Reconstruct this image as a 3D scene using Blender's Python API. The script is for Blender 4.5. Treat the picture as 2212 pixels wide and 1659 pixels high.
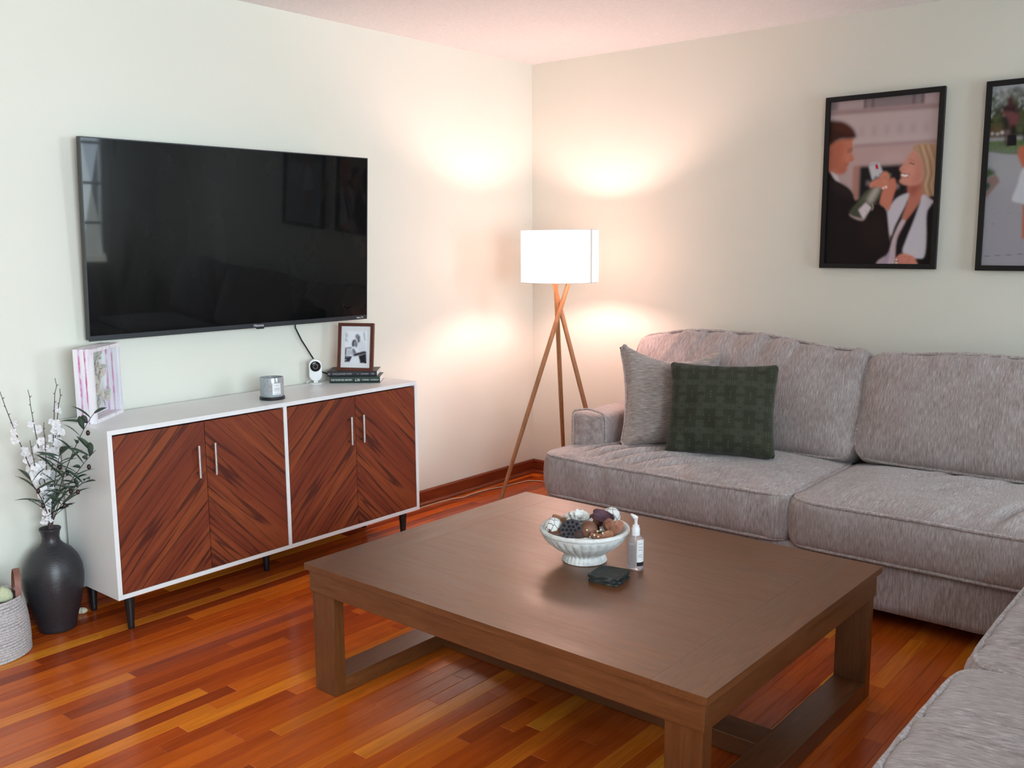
import bpy, bmesh, math, random
import numpy as np
from mathutils import Vector, Matrix, noise
random.seed(7)
for o in list(bpy.data.objects): bpy.data.objects.remove(o)
S = bpy.context.scene
COL = S.collection
PI = math.pi

# ------------------------------------------------------------------ camera
cam_data = bpy.data.cameras.new('camera'); cam = bpy.data.objects.new('camera', cam_data); COL.objects.link(cam)
cam_data.sensor_width = 36.0; cam_data.lens = 36.0 * 2055.93 / 2212.0
cam_data.clip_start = 0.05
_r = Vector((0.76904944, 0.63915486, -0.00663545)); _u = Vector((-0.0896308, 0.11811319, 0.98894671)); _f = Vector((-0.63287383, 0.75995417, -0.14812284))
M = Matrix((( _r.x, _u.x, -_f.x, 3.60507), (_r.y, _u.y, -_f.y, -4.53023), (_r.z, _u.z, -_f.z, 1.41814), (0, 0, 0, 1)))
cam.matrix_world = M
S.camera = cam

# ------------------------------------------------------------------ world, daylight, exposure
W = bpy.data.worlds.new('world'); S.world = W; W.use_nodes = True
W.node_tree.nodes['Background'].inputs[0].default_value = (0.80, 0.90, 1.0, 1)
W.node_tree.nodes['Background'].inputs[1].default_value = 1.2
S.view_settings.view_transform = 'Standard'; S.view_settings.look = 'None'
S.view_settings.exposure = 0.0; S.view_settings.gamma = 1.0; S.view_settings.use_curve_mapping = False

def area(name, loc, rot, sx, sy, power, col):
    d = bpy.data.lights.new(name, 'AREA'); d.shape = 'RECTANGLE'; d.size = sx; d.size_y = sy
    d.energy = power; d.color = col
    o = bpy.data.objects.new(name, d); COL.objects.link(o); o.location = loc; o.rotation_euler = rot
    return o
# daylight entering by the two windows of the right wall: cool sky light falling in, dimmer green-tinted light thrown up from the lawn
DAY = 0.63
for nm, yc, wid, pw_ in (('corner', -0.98, 1.0, 70), ('far', -4.45, 2.4, 330)):
    area('sky_light_'+nm, (5.45, yc, 1.50), (0, math.radians(90-22), 0), 1.35, wid, pw_*DAY, (0.67, 0.845, 1.0))
    area('lawn_light_'+nm, (5.47, yc, 1.35), (0, math.radians(90+25), 0), 1.35, wid, 0.48*pw_*DAY, (0.92, 1.0, 0.90))

# ------------------------------------------------------------------ helpers
def link(name, me, mat=None, parent=None, smooth=False):
    o = bpy.data.objects.new(name, me); COL.objects.link(o)
    if mat is not None: me.materials.append(mat)
    if parent is not None: o.parent = parent
    if smooth:
        for p in me.polygons: p.use_smooth = True
    return o
def tag(o, label=None, cat=None, group=None, kind=None):
    if label: o['label'] = label
    if cat: o['category'] = cat
    if group: o['group'] = group
    if kind: o['kind'] = kind
    return o
def thing(name, label, cat, loc=(0, 0, 0), rotz=0.0, group=None):
    o = bpy.data.objects.new(name, None); COL.objects.link(o); o.empty_display_size = 0.05
    o.location = loc; o.rotation_euler = (0, 0, rotz)
    return tag(o, label, cat, group)

class MB:
    def __init__(s): s.v = []; s.f = []
    def add(s, vs, fs):
        n = len(s.v); s.v += [tuple(p) for p in vs]; s.f += [tuple(i + n for i in f) for f in fs]; return s
    def box(s, x0, x1, y0, y1, z0, z1):
        vs = [(x0,y0,z0),(x1,y0,z0),(x1,y1,z0),(x0,y1,z0),(x0,y0,z1),(x1,y0,z1),(x1,y1,z1),(x0,y1,z1)]
        return s.add(vs, [(0,3,2,1),(4,5,6,7),(0,1,5,4),(1,2,6,5),(2,3,7,6),(3,0,4,7)])
    def tube(s, pts, rad, seg=8, cap=True, closed=False, flat=1.0):
        pts = [Vector(p) for p in pts]; n = len(pts)
        rads = rad if isinstance(rad, (list, tuple)) else [rad]*n
        up = Vector((0.0, 0.0, 1.0)); vs = []; fs = []
        prev = None
        for i, p in enumerate(pts):
            if closed: t = pts[(i+1) % n] - pts[i-1]
            else: t = pts[min(i+1, n-1)] - pts[max(i-1, 0)]
            if t.length < 1e-9: t = Vector((0, 0, 1))
            t.normalize()
            if prev is None:
                a = t.cross(up)
                if a.length < 1e-3: a = t.cross(Vector((1, 0, 0)))
            else: a = prev - t*prev.dot(t)
            a.normalize(); prev = a; b = t.cross(a)
            for k in range(seg):
                th = 2*PI*k/seg
                vs.append(p + (a*math.cos(th) + b*math.sin(th)*flat)*rads[i])
        m = n if closed else n-1
        for i in range(m):
            for k in range(seg):
                j = (i+1) % n
                fs.append((i*seg+k, i*seg+(k+1) % seg, j*seg+(k+1) % seg, j*seg+k))
        if cap and not closed:
            fs.append(tuple(range(seg-1, -1, -1))); fs.append(tuple((n-1)*seg+k for k in range(seg)))
        return s.add(vs, fs)
    def lathe(s, prof, seg=32, c=(0, 0, 0), fn=None):
        vs = []; fs = []; n = len(prof)
        for i, (r, z) in enumerate(prof):
            for k in range(seg):
                th = 2*PI*k/seg
                rr, zz = fn(r, z, th) if fn else (r, z)
                vs.append((c[0]+rr*math.cos(th), c[1]+rr*math.sin(th), c[2]+zz))
        for i in range(n-1):
            for k in range(seg):
                fs.append((i*seg+k, i*seg+(k+1) % seg, (i+1)*seg+(k+1) % seg, (i+1)*seg+k))
        if prof[0][0] > 1e-6: fs.append(tuple(range(seg-1, -1, -1)))
        if prof[-1][0] > 1e-6: fs.append(tuple((n-1)*seg+k for k in range(seg)))
        return s.add(vs, fs)
    def prism(s, poly, axis, a, b):
        # polygon given in the two other axes, extruded along axis from a to b
        n = len(poly); vs = []
        for t in (a, b):
            for (p, q) in poly:
                vs.append({'x': (t, p, q), 'y': (p, t, q), 'z': (p, q, t)}[axis])
        fs = [tuple(range(n)), tuple(range(2*n-1, n-1, -1))]
        for i in range(n): fs.append((i, n+i, n+(i+1) % n, (i+1) % n))
        return s.add(vs, fs)
    def mesh(s, name='m'):
        me = bpy.data.meshes.new(name); me.from_pydata(s.v, [], s.f); me.update()
        bm = bmesh.new(); bm.from_mesh(me); bmesh.ops.recalc_face_normals(bm, faces=bm.faces); bm.to_mesh(me); bm.free()
        return me
    def build(s, name, mat, parent=None, smooth=False, bevel=0.0, seg=2, sharp=None):
        me = s.mesh(name)
        if bevel > 0:
            bm = bmesh.new(); bm.from_mesh(me)
            ed = [e for e in bm.edges if len(e.link_faces) == 2 and e.calc_face_angle(0) > 0.5]
            bmesh.ops.bevel(bm, geom=ed, offset=bevel, segments=seg, profile=0.6, affect='EDGES', clamp_overlap=True)
            bm.to_mesh(me); bm.free()
        o = link(name, me, mat, parent, smooth)
        if sharp and smooth: me.set_sharp_from_angle(angle=math.radians(sharp))
        return o
def bx(name, b, mat, parent=None, bevel=0.0, seg=2, smooth=False):
    return MB().box(*b).build(name, mat, parent, bevel=bevel, seg=seg, smooth=smooth)
def text(name, body, size, mat, parent, loc, rot, align='LEFT', ext=0.0002, squash=1.0, shear=0.0):
    cu = bpy.data.curves.new(name, 'FONT'); cu.body = body; cu.size = size; cu.extrude = ext
    cu.align_x = align; cu.align_y = 'CENTER'; cu.shear = shear; cu.resolution_u = 3
    t = bpy.data.objects.new(name, cu); COL.objects.link(t)
    bpy.context.view_layer.update()
    me = bpy.data.meshes.new_from_object(t.evaluated_get(bpy.context.evaluated_depsgraph_get()))
    bpy.data.objects.remove(t)
    me.materials.clear()
    o = link(name, me, mat, parent); o.location = loc; o.rotation_euler = rot; o.scale = (squash, 1, 1)
    return o
def smooth(a, b, x):
    t = max(0.0, min(1.0, (x-a)/(b-a))); return t*t*(3-2*t)
def srgb(r, g, b):
    f = lambda c: (c/255/12.92) if c/255 <= 0.04045 else ((c/255+0.055)/1.055)**2.4
    return (f(r), f(g), f(b))

# ------------------------------------------------------------------ materials
class N:
    def __init__(s, name):
        s.m = bpy.data.materials.new(name); s.m.use_nodes = True; s.t = s.m.node_tree
        s.b = s.t.nodes['Principled BSDF']
    def n(s, typ, **kw):
        x = s.t.nodes.new(typ)
        for k, v in kw.items():
            if k.startswith('i_'): x.inputs[k[2:].replace('_', ' ')].default_value = v
            else: setattr(x, k, v)
        return x
    def l(s, a, b): s.t.links.new(a, b)
    def coord(s, kind='Object', scale=(1, 1, 1), rot=(0, 0, 0)):
        c = s.n('ShaderNodeTexCoord'); mp = s.n('ShaderNodeMapping')
        mp.inputs['Scale'].default_value = scale; mp.inputs['Rotation'].default_value = rot
        s.l(c.outputs[kind], mp.inputs['Vector']); return mp.outputs[0]
    def noise(s, vec, scale=5, detail=3, rough=0.5, dist=0.0):
        x = s.n('ShaderNodeTexNoise'); x.inputs['Scale'].default_value = scale; x.inputs['Detail'].default_value = detail
        x.inputs['Roughness'].default_value = rough; x.inputs['Distortion'].default_value = dist
        if vec is not None: s.l(vec, x.inputs['Vector'])
        return x.outputs[0]
    def ramp(s, fac, stops, interp='LINEAR'):
        r = s.n('ShaderNodeValToRGB'); cr = r.color_ramp; cr.interpolation = interp
        while len(cr.elements) < len(stops): cr.elements.new(0.5)
        for e, (p, c) in zip(cr.elements, stops):
            e.position = p; e.color = (*c, 1) if len(c) == 3 else c
        s.l(fac, r.inputs[0]); return r.outputs[0]
    def mix(s, fac, a, b, mode='MIX'):
        x = s.n('ShaderNodeMix', data_type='RGBA', blend_type=mode)
        for k, v in ((0, fac), (6, a), (7, b)):
            if hasattr(v, 'default_value'): s.l(v, x.inputs[k])
            elif k == 0: x.inputs[0].default_value = v
            else: x.inputs[k].default_value = (*v, 1)
        return x.outputs[2]
    def math(s, op, a, b=0.5):
        x = s.n('ShaderNodeMath', operation=op)
        for k, v in ((0, a), (1, b)):
            if hasattr(v, 'default_value'): s.l(v, x.inputs[k])
            else: x.inputs[k].default_value = v
        return x.outputs[0]
    def set(s, **kw):
        for k, v in kw.items():
            k = k.replace('_', ' ')
            if hasattr(v, 'default_value'): s.l(v, s.b.inputs[k])
            elif isinstance(v, tuple) and len(v) == 3: s.b.inputs[k].default_value = (*v, 1)
            else: s.b.inputs[k].default_value = v
        return s
    def bump(s, h, strength=0.2, dist=0.01):
        x = s.n('ShaderNodeBump'); x.inputs['Strength'].default_value = strength; x.inputs['Distance'].default_value = dist
        s.l(h, x.inputs['Height']); s.l(x.outputs[0], s.b.inputs['Normal']); return s
def plain(name, col, rough=0.5, metal=0.0, spec=0.5, var=0.0, scale=20, **kw):
    m = N(name)
    if var > 0:
        h = m.noise(m.coord('Object'), scale, 4)
        c = m.ramp(h, [(0.3, tuple(max(0, x*(1-var)) for x in col)), (0.7, tuple(min(1, x*(1+var)) for x in col))])
        m.set(Base_Color=c)
    else: m.set(Base_Color=col)
    m.set(Roughness=rough, Metallic=metal); m.b.inputs['Specular IOR Level'].default_value = spec
    if kw: m.set(**kw)
    return m.m

def m_wall():
    m = N('wall_paint'); v = m.coord('Object')
    h = m.noise(v, 260, 3, 0.6); big = m.noise(v, 1.2, 2)
    m.set(Base_Color=m.ramp(big, [(0.3, (0.72, 0.723, 0.648)), (0.7, (0.74, 0.743, 0.672))]), Roughness=0.6)
    m.b.inputs['Specular IOR Level'].default_value = 0.3
    return m.bump(h, 0.06, 0.002).m
def m_ceiling():
    m = N('popcorn_ceiling'); v = m.coord('Object')
    h = m.noise(v, 55, 5, 0.75)
    m.set(Base_Color=m.ramp(h, [(0.3, (0.83, 0.83, 0.83)), (0.6, (0.90, 0.90, 0.90))]), Roughness=0.9)
    return m.bump(m.ramp(h, [(0.42, (0, 0, 0)), (0.66, (1, 1, 1))]), 0.35, 0.008).m
def m_plank(island):
    m = N('oak_strip_stuff' if island else 'oak_strip')
    if island:
        rnd = m.n('ShaderNodeNewGeometry').outputs['Random Per Island']
    else: rnd = m.n('ShaderNodeObjectInfo').outputs['Random']
    pos = m.n('ShaderNodeNewGeometry').outputs['Position']
    off = m.n('ShaderNodeCombineXYZ'); m.l(m.math('MULTIPLY', rnd, 37.0), off.inputs[0]); m.l(m.math('MULTIPLY', rnd, 91.0), off.inputs[1])
    ad = m.n('ShaderNodeVectorMath', operation='ADD'); m.l(pos, ad.inputs[0]); m.l(off.outputs[0], ad.inputs[1])
    mp = m.n('ShaderNodeMapping'); mp.inputs['Scale'].default_value = (1.0, 0.045, 1.0); m.l(ad.outputs[0], mp.inputs[0])
    g = m.noise(mp.outputs[0], 95, 5, 0.6, 0.6)
    mp2 = m.n('ShaderNodeMapping'); mp2.inputs['Scale'].default_value = (1.0, 0.12, 1.0); m.l(ad.outputs[0], mp2.inputs[0])
    g2 = m.noise(mp2.outputs[0], 18, 3, 0.5, 1.0)
    base = m.ramp(rnd, [(0.0, (0.29, 0.044, 0.006)), (0.15, (0.42, 0.068, 0.007)), (0.5, (0.52, 0.098, 0.008)), (0.78, (0.60, 0.128, 0.010)), (0.9, (0.70, 0.20, 0.014)), (1.0, (0.80, 0.30, 0.024))])
    c = m.mix(0.5, base, m.ramp(g, [(0.28, (0.55, 0.46, 0.42)), (0.6, (1.08, 1.08, 1.08))]), 'MULTIPLY')
    c = m.mix(0.55, c, m.ramp(g2, [(0.25, (0.68, 0.58, 0.52)), (0.65, (1.1, 1.12, 1.15))]), 'MULTIPLY')
    rg = m.ramp(m.noise(pos, 6, 3), [(0.3, (0.17,)*3), (0.7, (0.27,)*3)])
    m.set(Base_Color=c, Roughness=rg); m.b.inputs['Specular IOR Level'].default_value = 0.38
    return m.bump(g, 0.03, 0.001).m
def m_door(sign):
    m = N('rosewood_veneer'); c = m.n('ShaderNodeTexCoord'); sp = m.n('ShaderNodeSeparateXYZ'); m.l(c.outputs['Object'], sp.inputs[0])
    a = math.radians(45)
    # across the grain / along the grain
    s1 = m.math('ADD', m.math('MULTIPLY', sp.outputs[1], -sign*math.sin(a)), m.math('MULTIPLY', sp.outputs[2], math.cos(a)))
    s2 = m.math('ADD', m.math('MULTIPLY', sp.outputs[1], math.cos(a)), m.math('MULTIPLY', sp.outputs[2], sign*math.sin(a)))
    cb = m.n('ShaderNodeCombineXYZ'); m.l(s1, cb.inputs[0]); m.l(m.math('MULTIPLY', s2, 0.035), cb.inputs[1])
    v = cb.outputs[0]
    n1 = m.noise(v, 9, 2, 0.5, 0.3); n2 = m.noise(v, 34, 3, 0.55, 0.5); n3 = m.noise(v, 150, 3, 0.6); nd = m.noise(v, 21, 2, 0.5, 0.4)
    base = m.ramp(n1, [(0.30, (0.135, 0.026, 0.014)), (0.48, (0.205, 0.043, 0.018)), (0.60, (0.25, 0.060, 0.020)), (0.72, (0.19, 0.038, 0.017))])
    # thin dark figure lines along the grain
    ln = m.math('ABSOLUTE', m.math('SUBTRACT', nd, 0.5)); ln2 = m.math('ABSOLUTE', m.math('SUBTRACT', n2, 0.46))
    col = m.mix(m.ramp(ln, [(0.0, (0.85,)*3), (0.012, (0.6,)*3), (0.03, (0.0,)*3)]), base, (0.050, 0.012, 0.010))
    col = m.mix(m.ramp(ln2, [(0.0, (0.55,)*3), (0.02, (0.0,)*3)]), col, (0.070, 0.016, 0.012))
    col = m.mix(0.45, col, m.ramp(n3, [(0.3, (0.55,)*3), (0.7, (1.2,)*3)]), 'MULTIPLY')
    m.set(Base_Color=col, Roughness=0.38); m.b.inputs['Specular IOR Level'].default_value = 0.4
    return m.m
def m_darkwood(name, scale, cols, rough=0.4, spec=0.4):
    m = N(name); v = m.coord('Object', scale)
    g = m.noise(v, 30, 5, 0.62, 0.8); g2 = m.noise(v, 5, 3, 0.5, 1.2)
    c = m.ramp(g, [(0.25, cols[0]), (0.5, cols[1]), (0.75, cols[2])])
    c = m.mix(0.45, c, m.ramp(g2, [(0.3, (0.6, 0.58, 0.56)), (0.7, (1.15, 1.15, 1.15))]), 'MULTIPLY')
    m.set(Base_Color=c, Roughness=m.ramp(g2, [(0.3, (rough-0.05,)*3), (0.7, (rough+0.07,)*3)])); m.b.inputs['Specular IOR Level'].default_value = spec
    return m.bump(g, 0.06, 0.001).m
def m_fabric(name, kx, ky, kz, cols):
    m = N(name); v = m.coord('Object', (kx, ky, kz)); v2 = m.coord('Object', (900, 900, 900))
    s1 = m.noise(v, 1.0, 4, 0.62, 0.0); w = m.noise(v2, 1.0, 1, 0.5); bl = m.noise(m.coord('Object', (9, 9, 9)), 1, 2)
    c = m.ramp(s1, [(0.28, cols[0]), (0.45, cols[1]), (0.56, cols[2]), (0.72, cols[3])])
    c = m.mix(0.45, c, m.ramp(w, [(0.3, (0.6,)*3), (0.7, (1.25,)*3)]), 'MULTIPLY')
    c = m.mix(0.5, c, m.ramp(bl, [(0.3, (0.82, 0.76, 0.74)), (0.7, (1.1, 1.12, 1.16))]), 'MULTIPLY')
    m.set(Base_Color=c, Roughness=0.95, Sheen_Weight=0.25, Sheen_Roughness=0.5); m.b.inputs['Specular IOR Level'].default_value = 0.1
    return m.bump(s1, 0.25, 0.002).m
SOFA_C = [(0.25, 0.205, 0.19), (0.37, 0.32, 0.31), (0.45, 0.40, 0.395), (0.62, 0.58, 0.58)]
MAT = dict(
    wall=m_wall(), ceiling=m_ceiling(), plank=m_plank(False), plank_stuff=m_plank(True),
    subfloor=plain('subfloor', (0.03, 0.010, 0.004), 0.8, var=0.2),
    baseboard=m_darkwood('baseboard_wood', (4, 0.25, 4), [(0.10, 0.018, 0.006), (0.17, 0.032, 0.009), (0.22, 0.048, 0.014)], 0.32),
    baseboard_x=m_darkwood('baseboard_wood_x', (0.25, 4, 4), [(0.10, 0.018, 0.006), (0.17, 0.032, 0.009), (0.22, 0.048, 0.014)], 0.32),
    white=plain('white_laminate', (0.80, 0.81, 0.82), 0.32, var=0.015, scale=4),
    trim=plain('white_trim', (0.8, 0.8, 0.78), 0.4, var=0.02),
    door_l=m_door(1), door_r=m_door(-1),
    black=plain('black_leg', (0.010, 0.011, 0.013), 0.35, var=0.1),
    gap=plain('dark_gap', (0.006, 0.005, 0.008), 0.8, var=0.1),
    steel=plain('brushed_steel', (0.74, 0.74, 0.76), 0.3, 1.0, var=0.03, scale=80),
    steel_dark=plain('handle_post', (0.25, 0.22, 0.2), 0.4, 1.0, var=0.03, scale=80),
    tv_body=plain('tv_plastic', (0.012, 0.013, 0.015), 0.4, var=0.1),
    tv_bezel=plain('tv_bezel', (0.022, 0.026, 0.032), 0.35, var=0.1),
    print_white=plain('print_white', (0.75, 0.76, 0.78), 0.5, var=0.02),
    print_grey=plain('print_grey', (0.30, 0.30, 0.32), 0.5, var=0.02),
    cable=plain('black_cable', (0.008, 0.008, 0.009), 0.5, var=0.1),
    table=m_darkwood('table_wood', (0.35, 4, 4), [(0.098, 0.030, 0.008), (0.138, 0.047, 0.013), (0.175, 0.067, 0.021)], 0.34, 0.85),
    table_y=m_darkwood('table_wood_y', (4, 0.35, 4), [(0.098, 0.030, 0.008), (0.138, 0.047, 0.013), (0.175, 0.067, 0.021)], 0.34, 0.85),
    table_z=m_darkwood('table_wood_z', (4, 4, 0.35), [(0.098, 0.030, 0.008), (0.138, 0.047, 0.013), (0.175, 0.067, 0.021)], 0.34, 0.85),
    sofa=m_fabric('sofa_weave', 330, 30, 30, SOFA_C),
    sofa_side=m_fabric('sofa_weave_side', 30, 330, 30, SOFA_C),
    sofa_pipe=m_fabric('sofa_piping', 120, 120, 120, [(c[0]*1.1, c[1]*1.1, c[2]*1.1) for c in SOFA_C]),
    pillow_grey=m_fabric('pillow_weave', 30, 330, 30, [(0.20, 0.16, 0.145), (0.34, 0.285, 0.265), (0.43, 0.375, 0.35), (0.58, 0.53, 0.50)]),
    lamp_wood=m_darkwood('lamp_wood', (5, 5, 0.4), [(0.30, 0.135, 0.055), (0.40, 0.19, 0.085), (0.48, 0.25, 0.12)], 0.45),
    frame_black=plain('frame_black', (0.008, 0.0075, 0.008), 0.5, spec=0.25, var=0.1),
    frame_wood=m_darkwood('frame_walnut', (6, 6, 1), [(0.055, 0.014, 0.009), (0.095, 0.024, 0.014), (0.14, 0.040, 0.022)], 0.4),
    mat_board=plain('mat_board', (0.70, 0.71, 0.74), 0.8, var=0.02),
)

# ------------------------------------------------------------------ the room
ROOM_X, ROOM_Y, H = 5.2, -6.4, 2.44
floor = bx('floor', (-0.1, ROOM_X+0.1, ROOM_Y-0.1, 0.1, -0.10, -0.014), MAT['subfloor']); tag(floor, kind='structure')
PW = 0.0571
def plank_geo(L):
    c, w, h = 0.0011, PW/2-0.00015, 0.012; hl = L/2-0.0002
    vs = [(-w,-hl,-h),(w,-hl,-h),(w,hl,-h),(-w,hl,-h),(-w,-hl,-c),(w,-hl,-c),(w,hl,-c),(-w,hl,-c),(-w+c,-hl+c,0),(w-c,-hl+c,0),(w-c,hl-c,0),(-w+c,hl-c,0)]
    fs = [(0,1,5,4),(1,2,6,5),(2,3,7,6),(3,0,4,7),(4,5,9,8),(5,6,10,9),(6,7,11,10),(7,4,8,11),(8,9,10,11)]
    return vs, fs
LENS = [0.32, 0.45, 0.6, 0.78, 0.95, 1.2, 1.5]
planks = []
rp = random.Random(11)
x = PW/2
while x < ROOM_X:
    y = 0.0 + rp.uniform(0, 0.6)
    while y > ROOM_Y:
        L = rp.choice(LENS)
        y0 = y - L
        planks.append((x, (y+y0)/2, L)); y = y0
    x += PW
Minv = M.inverted()
def plank_size(p):
    best = 0; n = 0
    for k in range(7):
        q = Minv @ Vector((p[0], p[1]+(k/6-0.5)*p[2], 0))
        if q.z > -0.5: continue
        u = 2055.93*q.x/-q.z; v = 2055.93*q.y/-q.z
        px, py = p[0], p[1]+(k/6-0.5)*p[2]
        hid = (px > 1.0 and py > -1.08) or (px > 3.12 and py > -3.4) or (px < 0.3 and py > -2.8 and py < -1.4)
        if abs(u) < 1106 and abs(v) < 830 and not hid and py < 0: n += 1; best += 1/(q.z*q.z)*(-q.y/-q.z)
    return best*p[2]
planks = [p for p in planks if p[1]-p[2]/2 < 0.05]
order = sorted(range(len(planks)), key=lambda i: -plank_size(planks[i]))
pick = set(i for i in order[:300] if plank_size(planks[i]) > 0)
pmesh = {}
for L in LENS:
    me = bpy.data.meshes.new('plank'); me.from_pydata(*[plank_geo(L)[0], [], plank_geo(L)[1]]); me.materials.append(MAT['plank']); pmesh[L] = me
rest = MB()
for i, (px, py, L) in enumerate(planks):
    if i in pick:
        o = bpy.data.objects.new('plank', pmesh[L]); COL.objects.link(o); o.location = (px, py, 0); o.parent = floor
    else:
        vs, fs = plank_geo(L); rest.add([(a+px, b+py, c) for a, b, c in vs], fs)
o = rest.build('far_planks', MAT['plank_stuff'], floor); o['kind'] = 'stuff'

ceil = bx('ceiling', (-0.1, ROOM_X+0.1, ROOM_Y-0.1, 0.1, H, H+0.1), MAT['ceiling']); tag(ceil, kind='structure')
wl = bx('wall_left', (-0.1, 0, ROOM_Y-0.1, 0.1, -0.1, H), MAT['wall']); tag(wl, kind='structure')
wb = bx('wall_back', (0, ROOM_X+0.1, 0, 0.1, -0.1, H), MAT['wall']); tag(wb, kind='structure')
def holed(name, mk, a0, a1, wins):
    m = MB(); e = a1
    for h0, h1, z0, z1 in wins:            # openings from the far end to the near one
        m.box(*mk(h1, e, -0.1, H)); m.box(*mk(h0, h1, -0.1, z0)); m.box(*mk(h0, h1, z1, H)); e = h0
    m.box(*mk(a0, e, -0.1, H))
    return tag(m.build(name, MAT['wall']), kind='structure')
W1 = (-1.50, -0.45, 0.73, 2.15); W2 = (-5.65, -3.25, 0.73, 2.15)
holed('wall_right', lambda a, b, c, d: (ROOM_X, ROOM_X+0.12, a, b, c, d), ROOM_Y, 0, (W1, W2))
tag(bx('wall_front', (0, ROOM_X, ROOM_Y-0.12, ROOM_Y, -0.1, H), MAT['wall']), kind='structure')
g = N('window_glass'); tr = g.n('ShaderNodeBsdfTransparent'); gl = g.n('ShaderNodeBsdfGlossy'); gl.inputs['Roughness'].default_value = 0.02
fr = g.n('ShaderNodeFresnel'); fr.inputs[0].default_value = 1.45; mx = g.n('ShaderNodeMixShader')
g.l(fr.outputs[0], mx.inputs[0]); g.l(tr.outputs[0], mx.inputs[1]); g.l(gl.outputs[0], mx.inputs[2]); g.l(mx.outputs[0], g.t.nodes['Material Output'].inputs[0])
MAT['glass'] = g.m
def window(n, P, a0, a1, z0, z1, rows, cols):
    # P maps (along, depth, height) to world; depth 0 is the inner wall face, positive is outwards
    w = thing('window_%d' % n, None, None); w['kind'] = 'structure'
    def B(name, l, mat, par=w):
        (a, b), (c, d), (e, f) = l
        p, q = P(a, c, e), P(b, d, f)
        return bx(name, (min(p[0], q[0]), max(p[0], q[0]), min(p[1], q[1]), max(p[1], q[1]), e, f), mat, par)
    t = 0.05
    for l in (((a0, a0+t), (0.02, 0.1), (z0, z1)), ((a1-t, a1), (0.02, 0.1), (z0, z1)), ((a0+t, a1-t), (0.02, 0.1), (z0, z0+t)), ((a0+t, a1-t), (0.02, 0.1), (z1-t, z1))):
        B('window_frame', l, MAT['trim'])
    for i in range(1, cols):
        c = a0+(a1-a0)*i/cols; B('mullion', ((c-0.025, c+0.025), (0.03, 0.09), (z0+t, z1-t)), MAT['trim'])
    for i in range(1, rows):
        c = z0+(z1-z0)*i/rows
        for k in range(cols):
            p0 = a0+(a1-a0)*k/cols+(t if k == 0 else 0.025); p1 = a0+(a1-a0)*(k+1)/cols-(t if k == cols-1 else 0.025)
            B('muntin', ((p0, p1), (0.045, 0.075), (c-0.012, c+0.012)), MAT['trim'])
    B('pane', ((a0+t, a1-t), (0.058, 0.062), (z0+t, z1-t)), MAT['glass'])
    B('window_sill', ((a0-0.04, a1+0.04), (-0.05, 0.0), (z0-0.03, z0)), MAT['trim'])
window(1, lambda a, d, z: (ROOM_X+d, a, z), *W1, 4, 1)
window(2, lambda a, d, z: (ROOM_X+d, a, z), *W2, 4, 3)
def baseboard(name, prof_axis, a, b, at, sgn, mat):
    # profile: flat board with eased top, and a quarter-round shoe as a part
    bd = [(0, 0), (0.014, 0), (0.014, 0.074), (0.009, 0.082), (0, 0.082)]
    sh = [(0.014, 0)] + [(0.014+0.017*math.cos(t), 0.020*math.sin(t)) for t in [i*PI/2/6 for i in range(7)]]
    P = lambda pr: [(at+sgn*p, q) for p, q in pr]
    o = MB().prism(P(bd), prof_axis, a, b).build(name, mat); tag(o, kind='structure')
    MB().prism(P(sh), prof_axis, a, b).build('shoe_moulding', mat, o)
baseboard('baseboard_left', 'y', ROOM_Y, 0, 0, 1, MAT['baseboard'])
baseboard('baseboard_back', 'x', 0.014, ROOM_X, 0, -1, MAT['baseboard_x'])

# ------------------------------------------------------------------ coffee table
TX, TY, TLX, TLY, TZ, TA = 1.9663, -2.1889, 1.418, 1.106, 0.4213, 0.3288
tb = thing('coffee_table', 'large square brown wooden coffee table with open frame base', 'table', (TX, TY, 0), math.radians(-0.354))
hx, hy = TLX/2, TLY/2
eb = 0.145
for i, (a, b) in enumerate(((-hx, -hx+eb), (hx-eb, hx))): bx('end_board', (a+(0.0004 if i else 0), b-(0 if i else 0.0004), -hy, hy, TZ-0.02, TZ), MAT['table_y'], tb, 0.0004)
bx('centre_panel', (-hx+eb, hx-eb, -hy, hy, TZ-0.02, TZ), MAT['table'], tb, 0.0004)
j = 0.011; th = 0.03; z1 = TZ-0.02
bx('apron', (-hx+j, hx-j, -hy+j, -hy+j+th, TA, z1), MAT['table'], tb, 0.002)
bx('apron', (-hx+j, hx-j, hy-j-th, hy-j, TA, z1), MAT['table'], tb, 0.002)
bx('apron', (-hx+j, -hx+j+th, -hy+j+th, hy-j-th, TA, z1), MAT['table_y'], tb, 0.002)
bx('apron', (hx-j-th, hx-j, -hy+j+th, hy-j-th, TA, z1), MAT['table_y'], tb, 0.002)
lw, ld, li = 0.100, 0.042, 0.016
for sx in (-1, 1):
    xo = sx*(hx-li); xi = sx*(hx-li-lw); xa, xb = min(xo, xi), max(xo, xi)
    for sy in (-1, 1):
        yo = sy*(hy-li); yi = sy*(hy-li-ld)
        bx('leg', (xa, xb, min(yo, yi), max(yo, yi), 0, TA+0.03), MAT['table_z'], tb, 0.002)
    bx('floor_rail', (xa, xb, -hy+li+ld, hy-li-ld, 0.002, 0.056), MAT['table_y'], tb, 0.002)
bx('cross_rail', (-hx+li+lw, hx-li-lw, -0.05, 0.05, 0.002, 0.056), MAT['table'], tb, 0.002)

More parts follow.
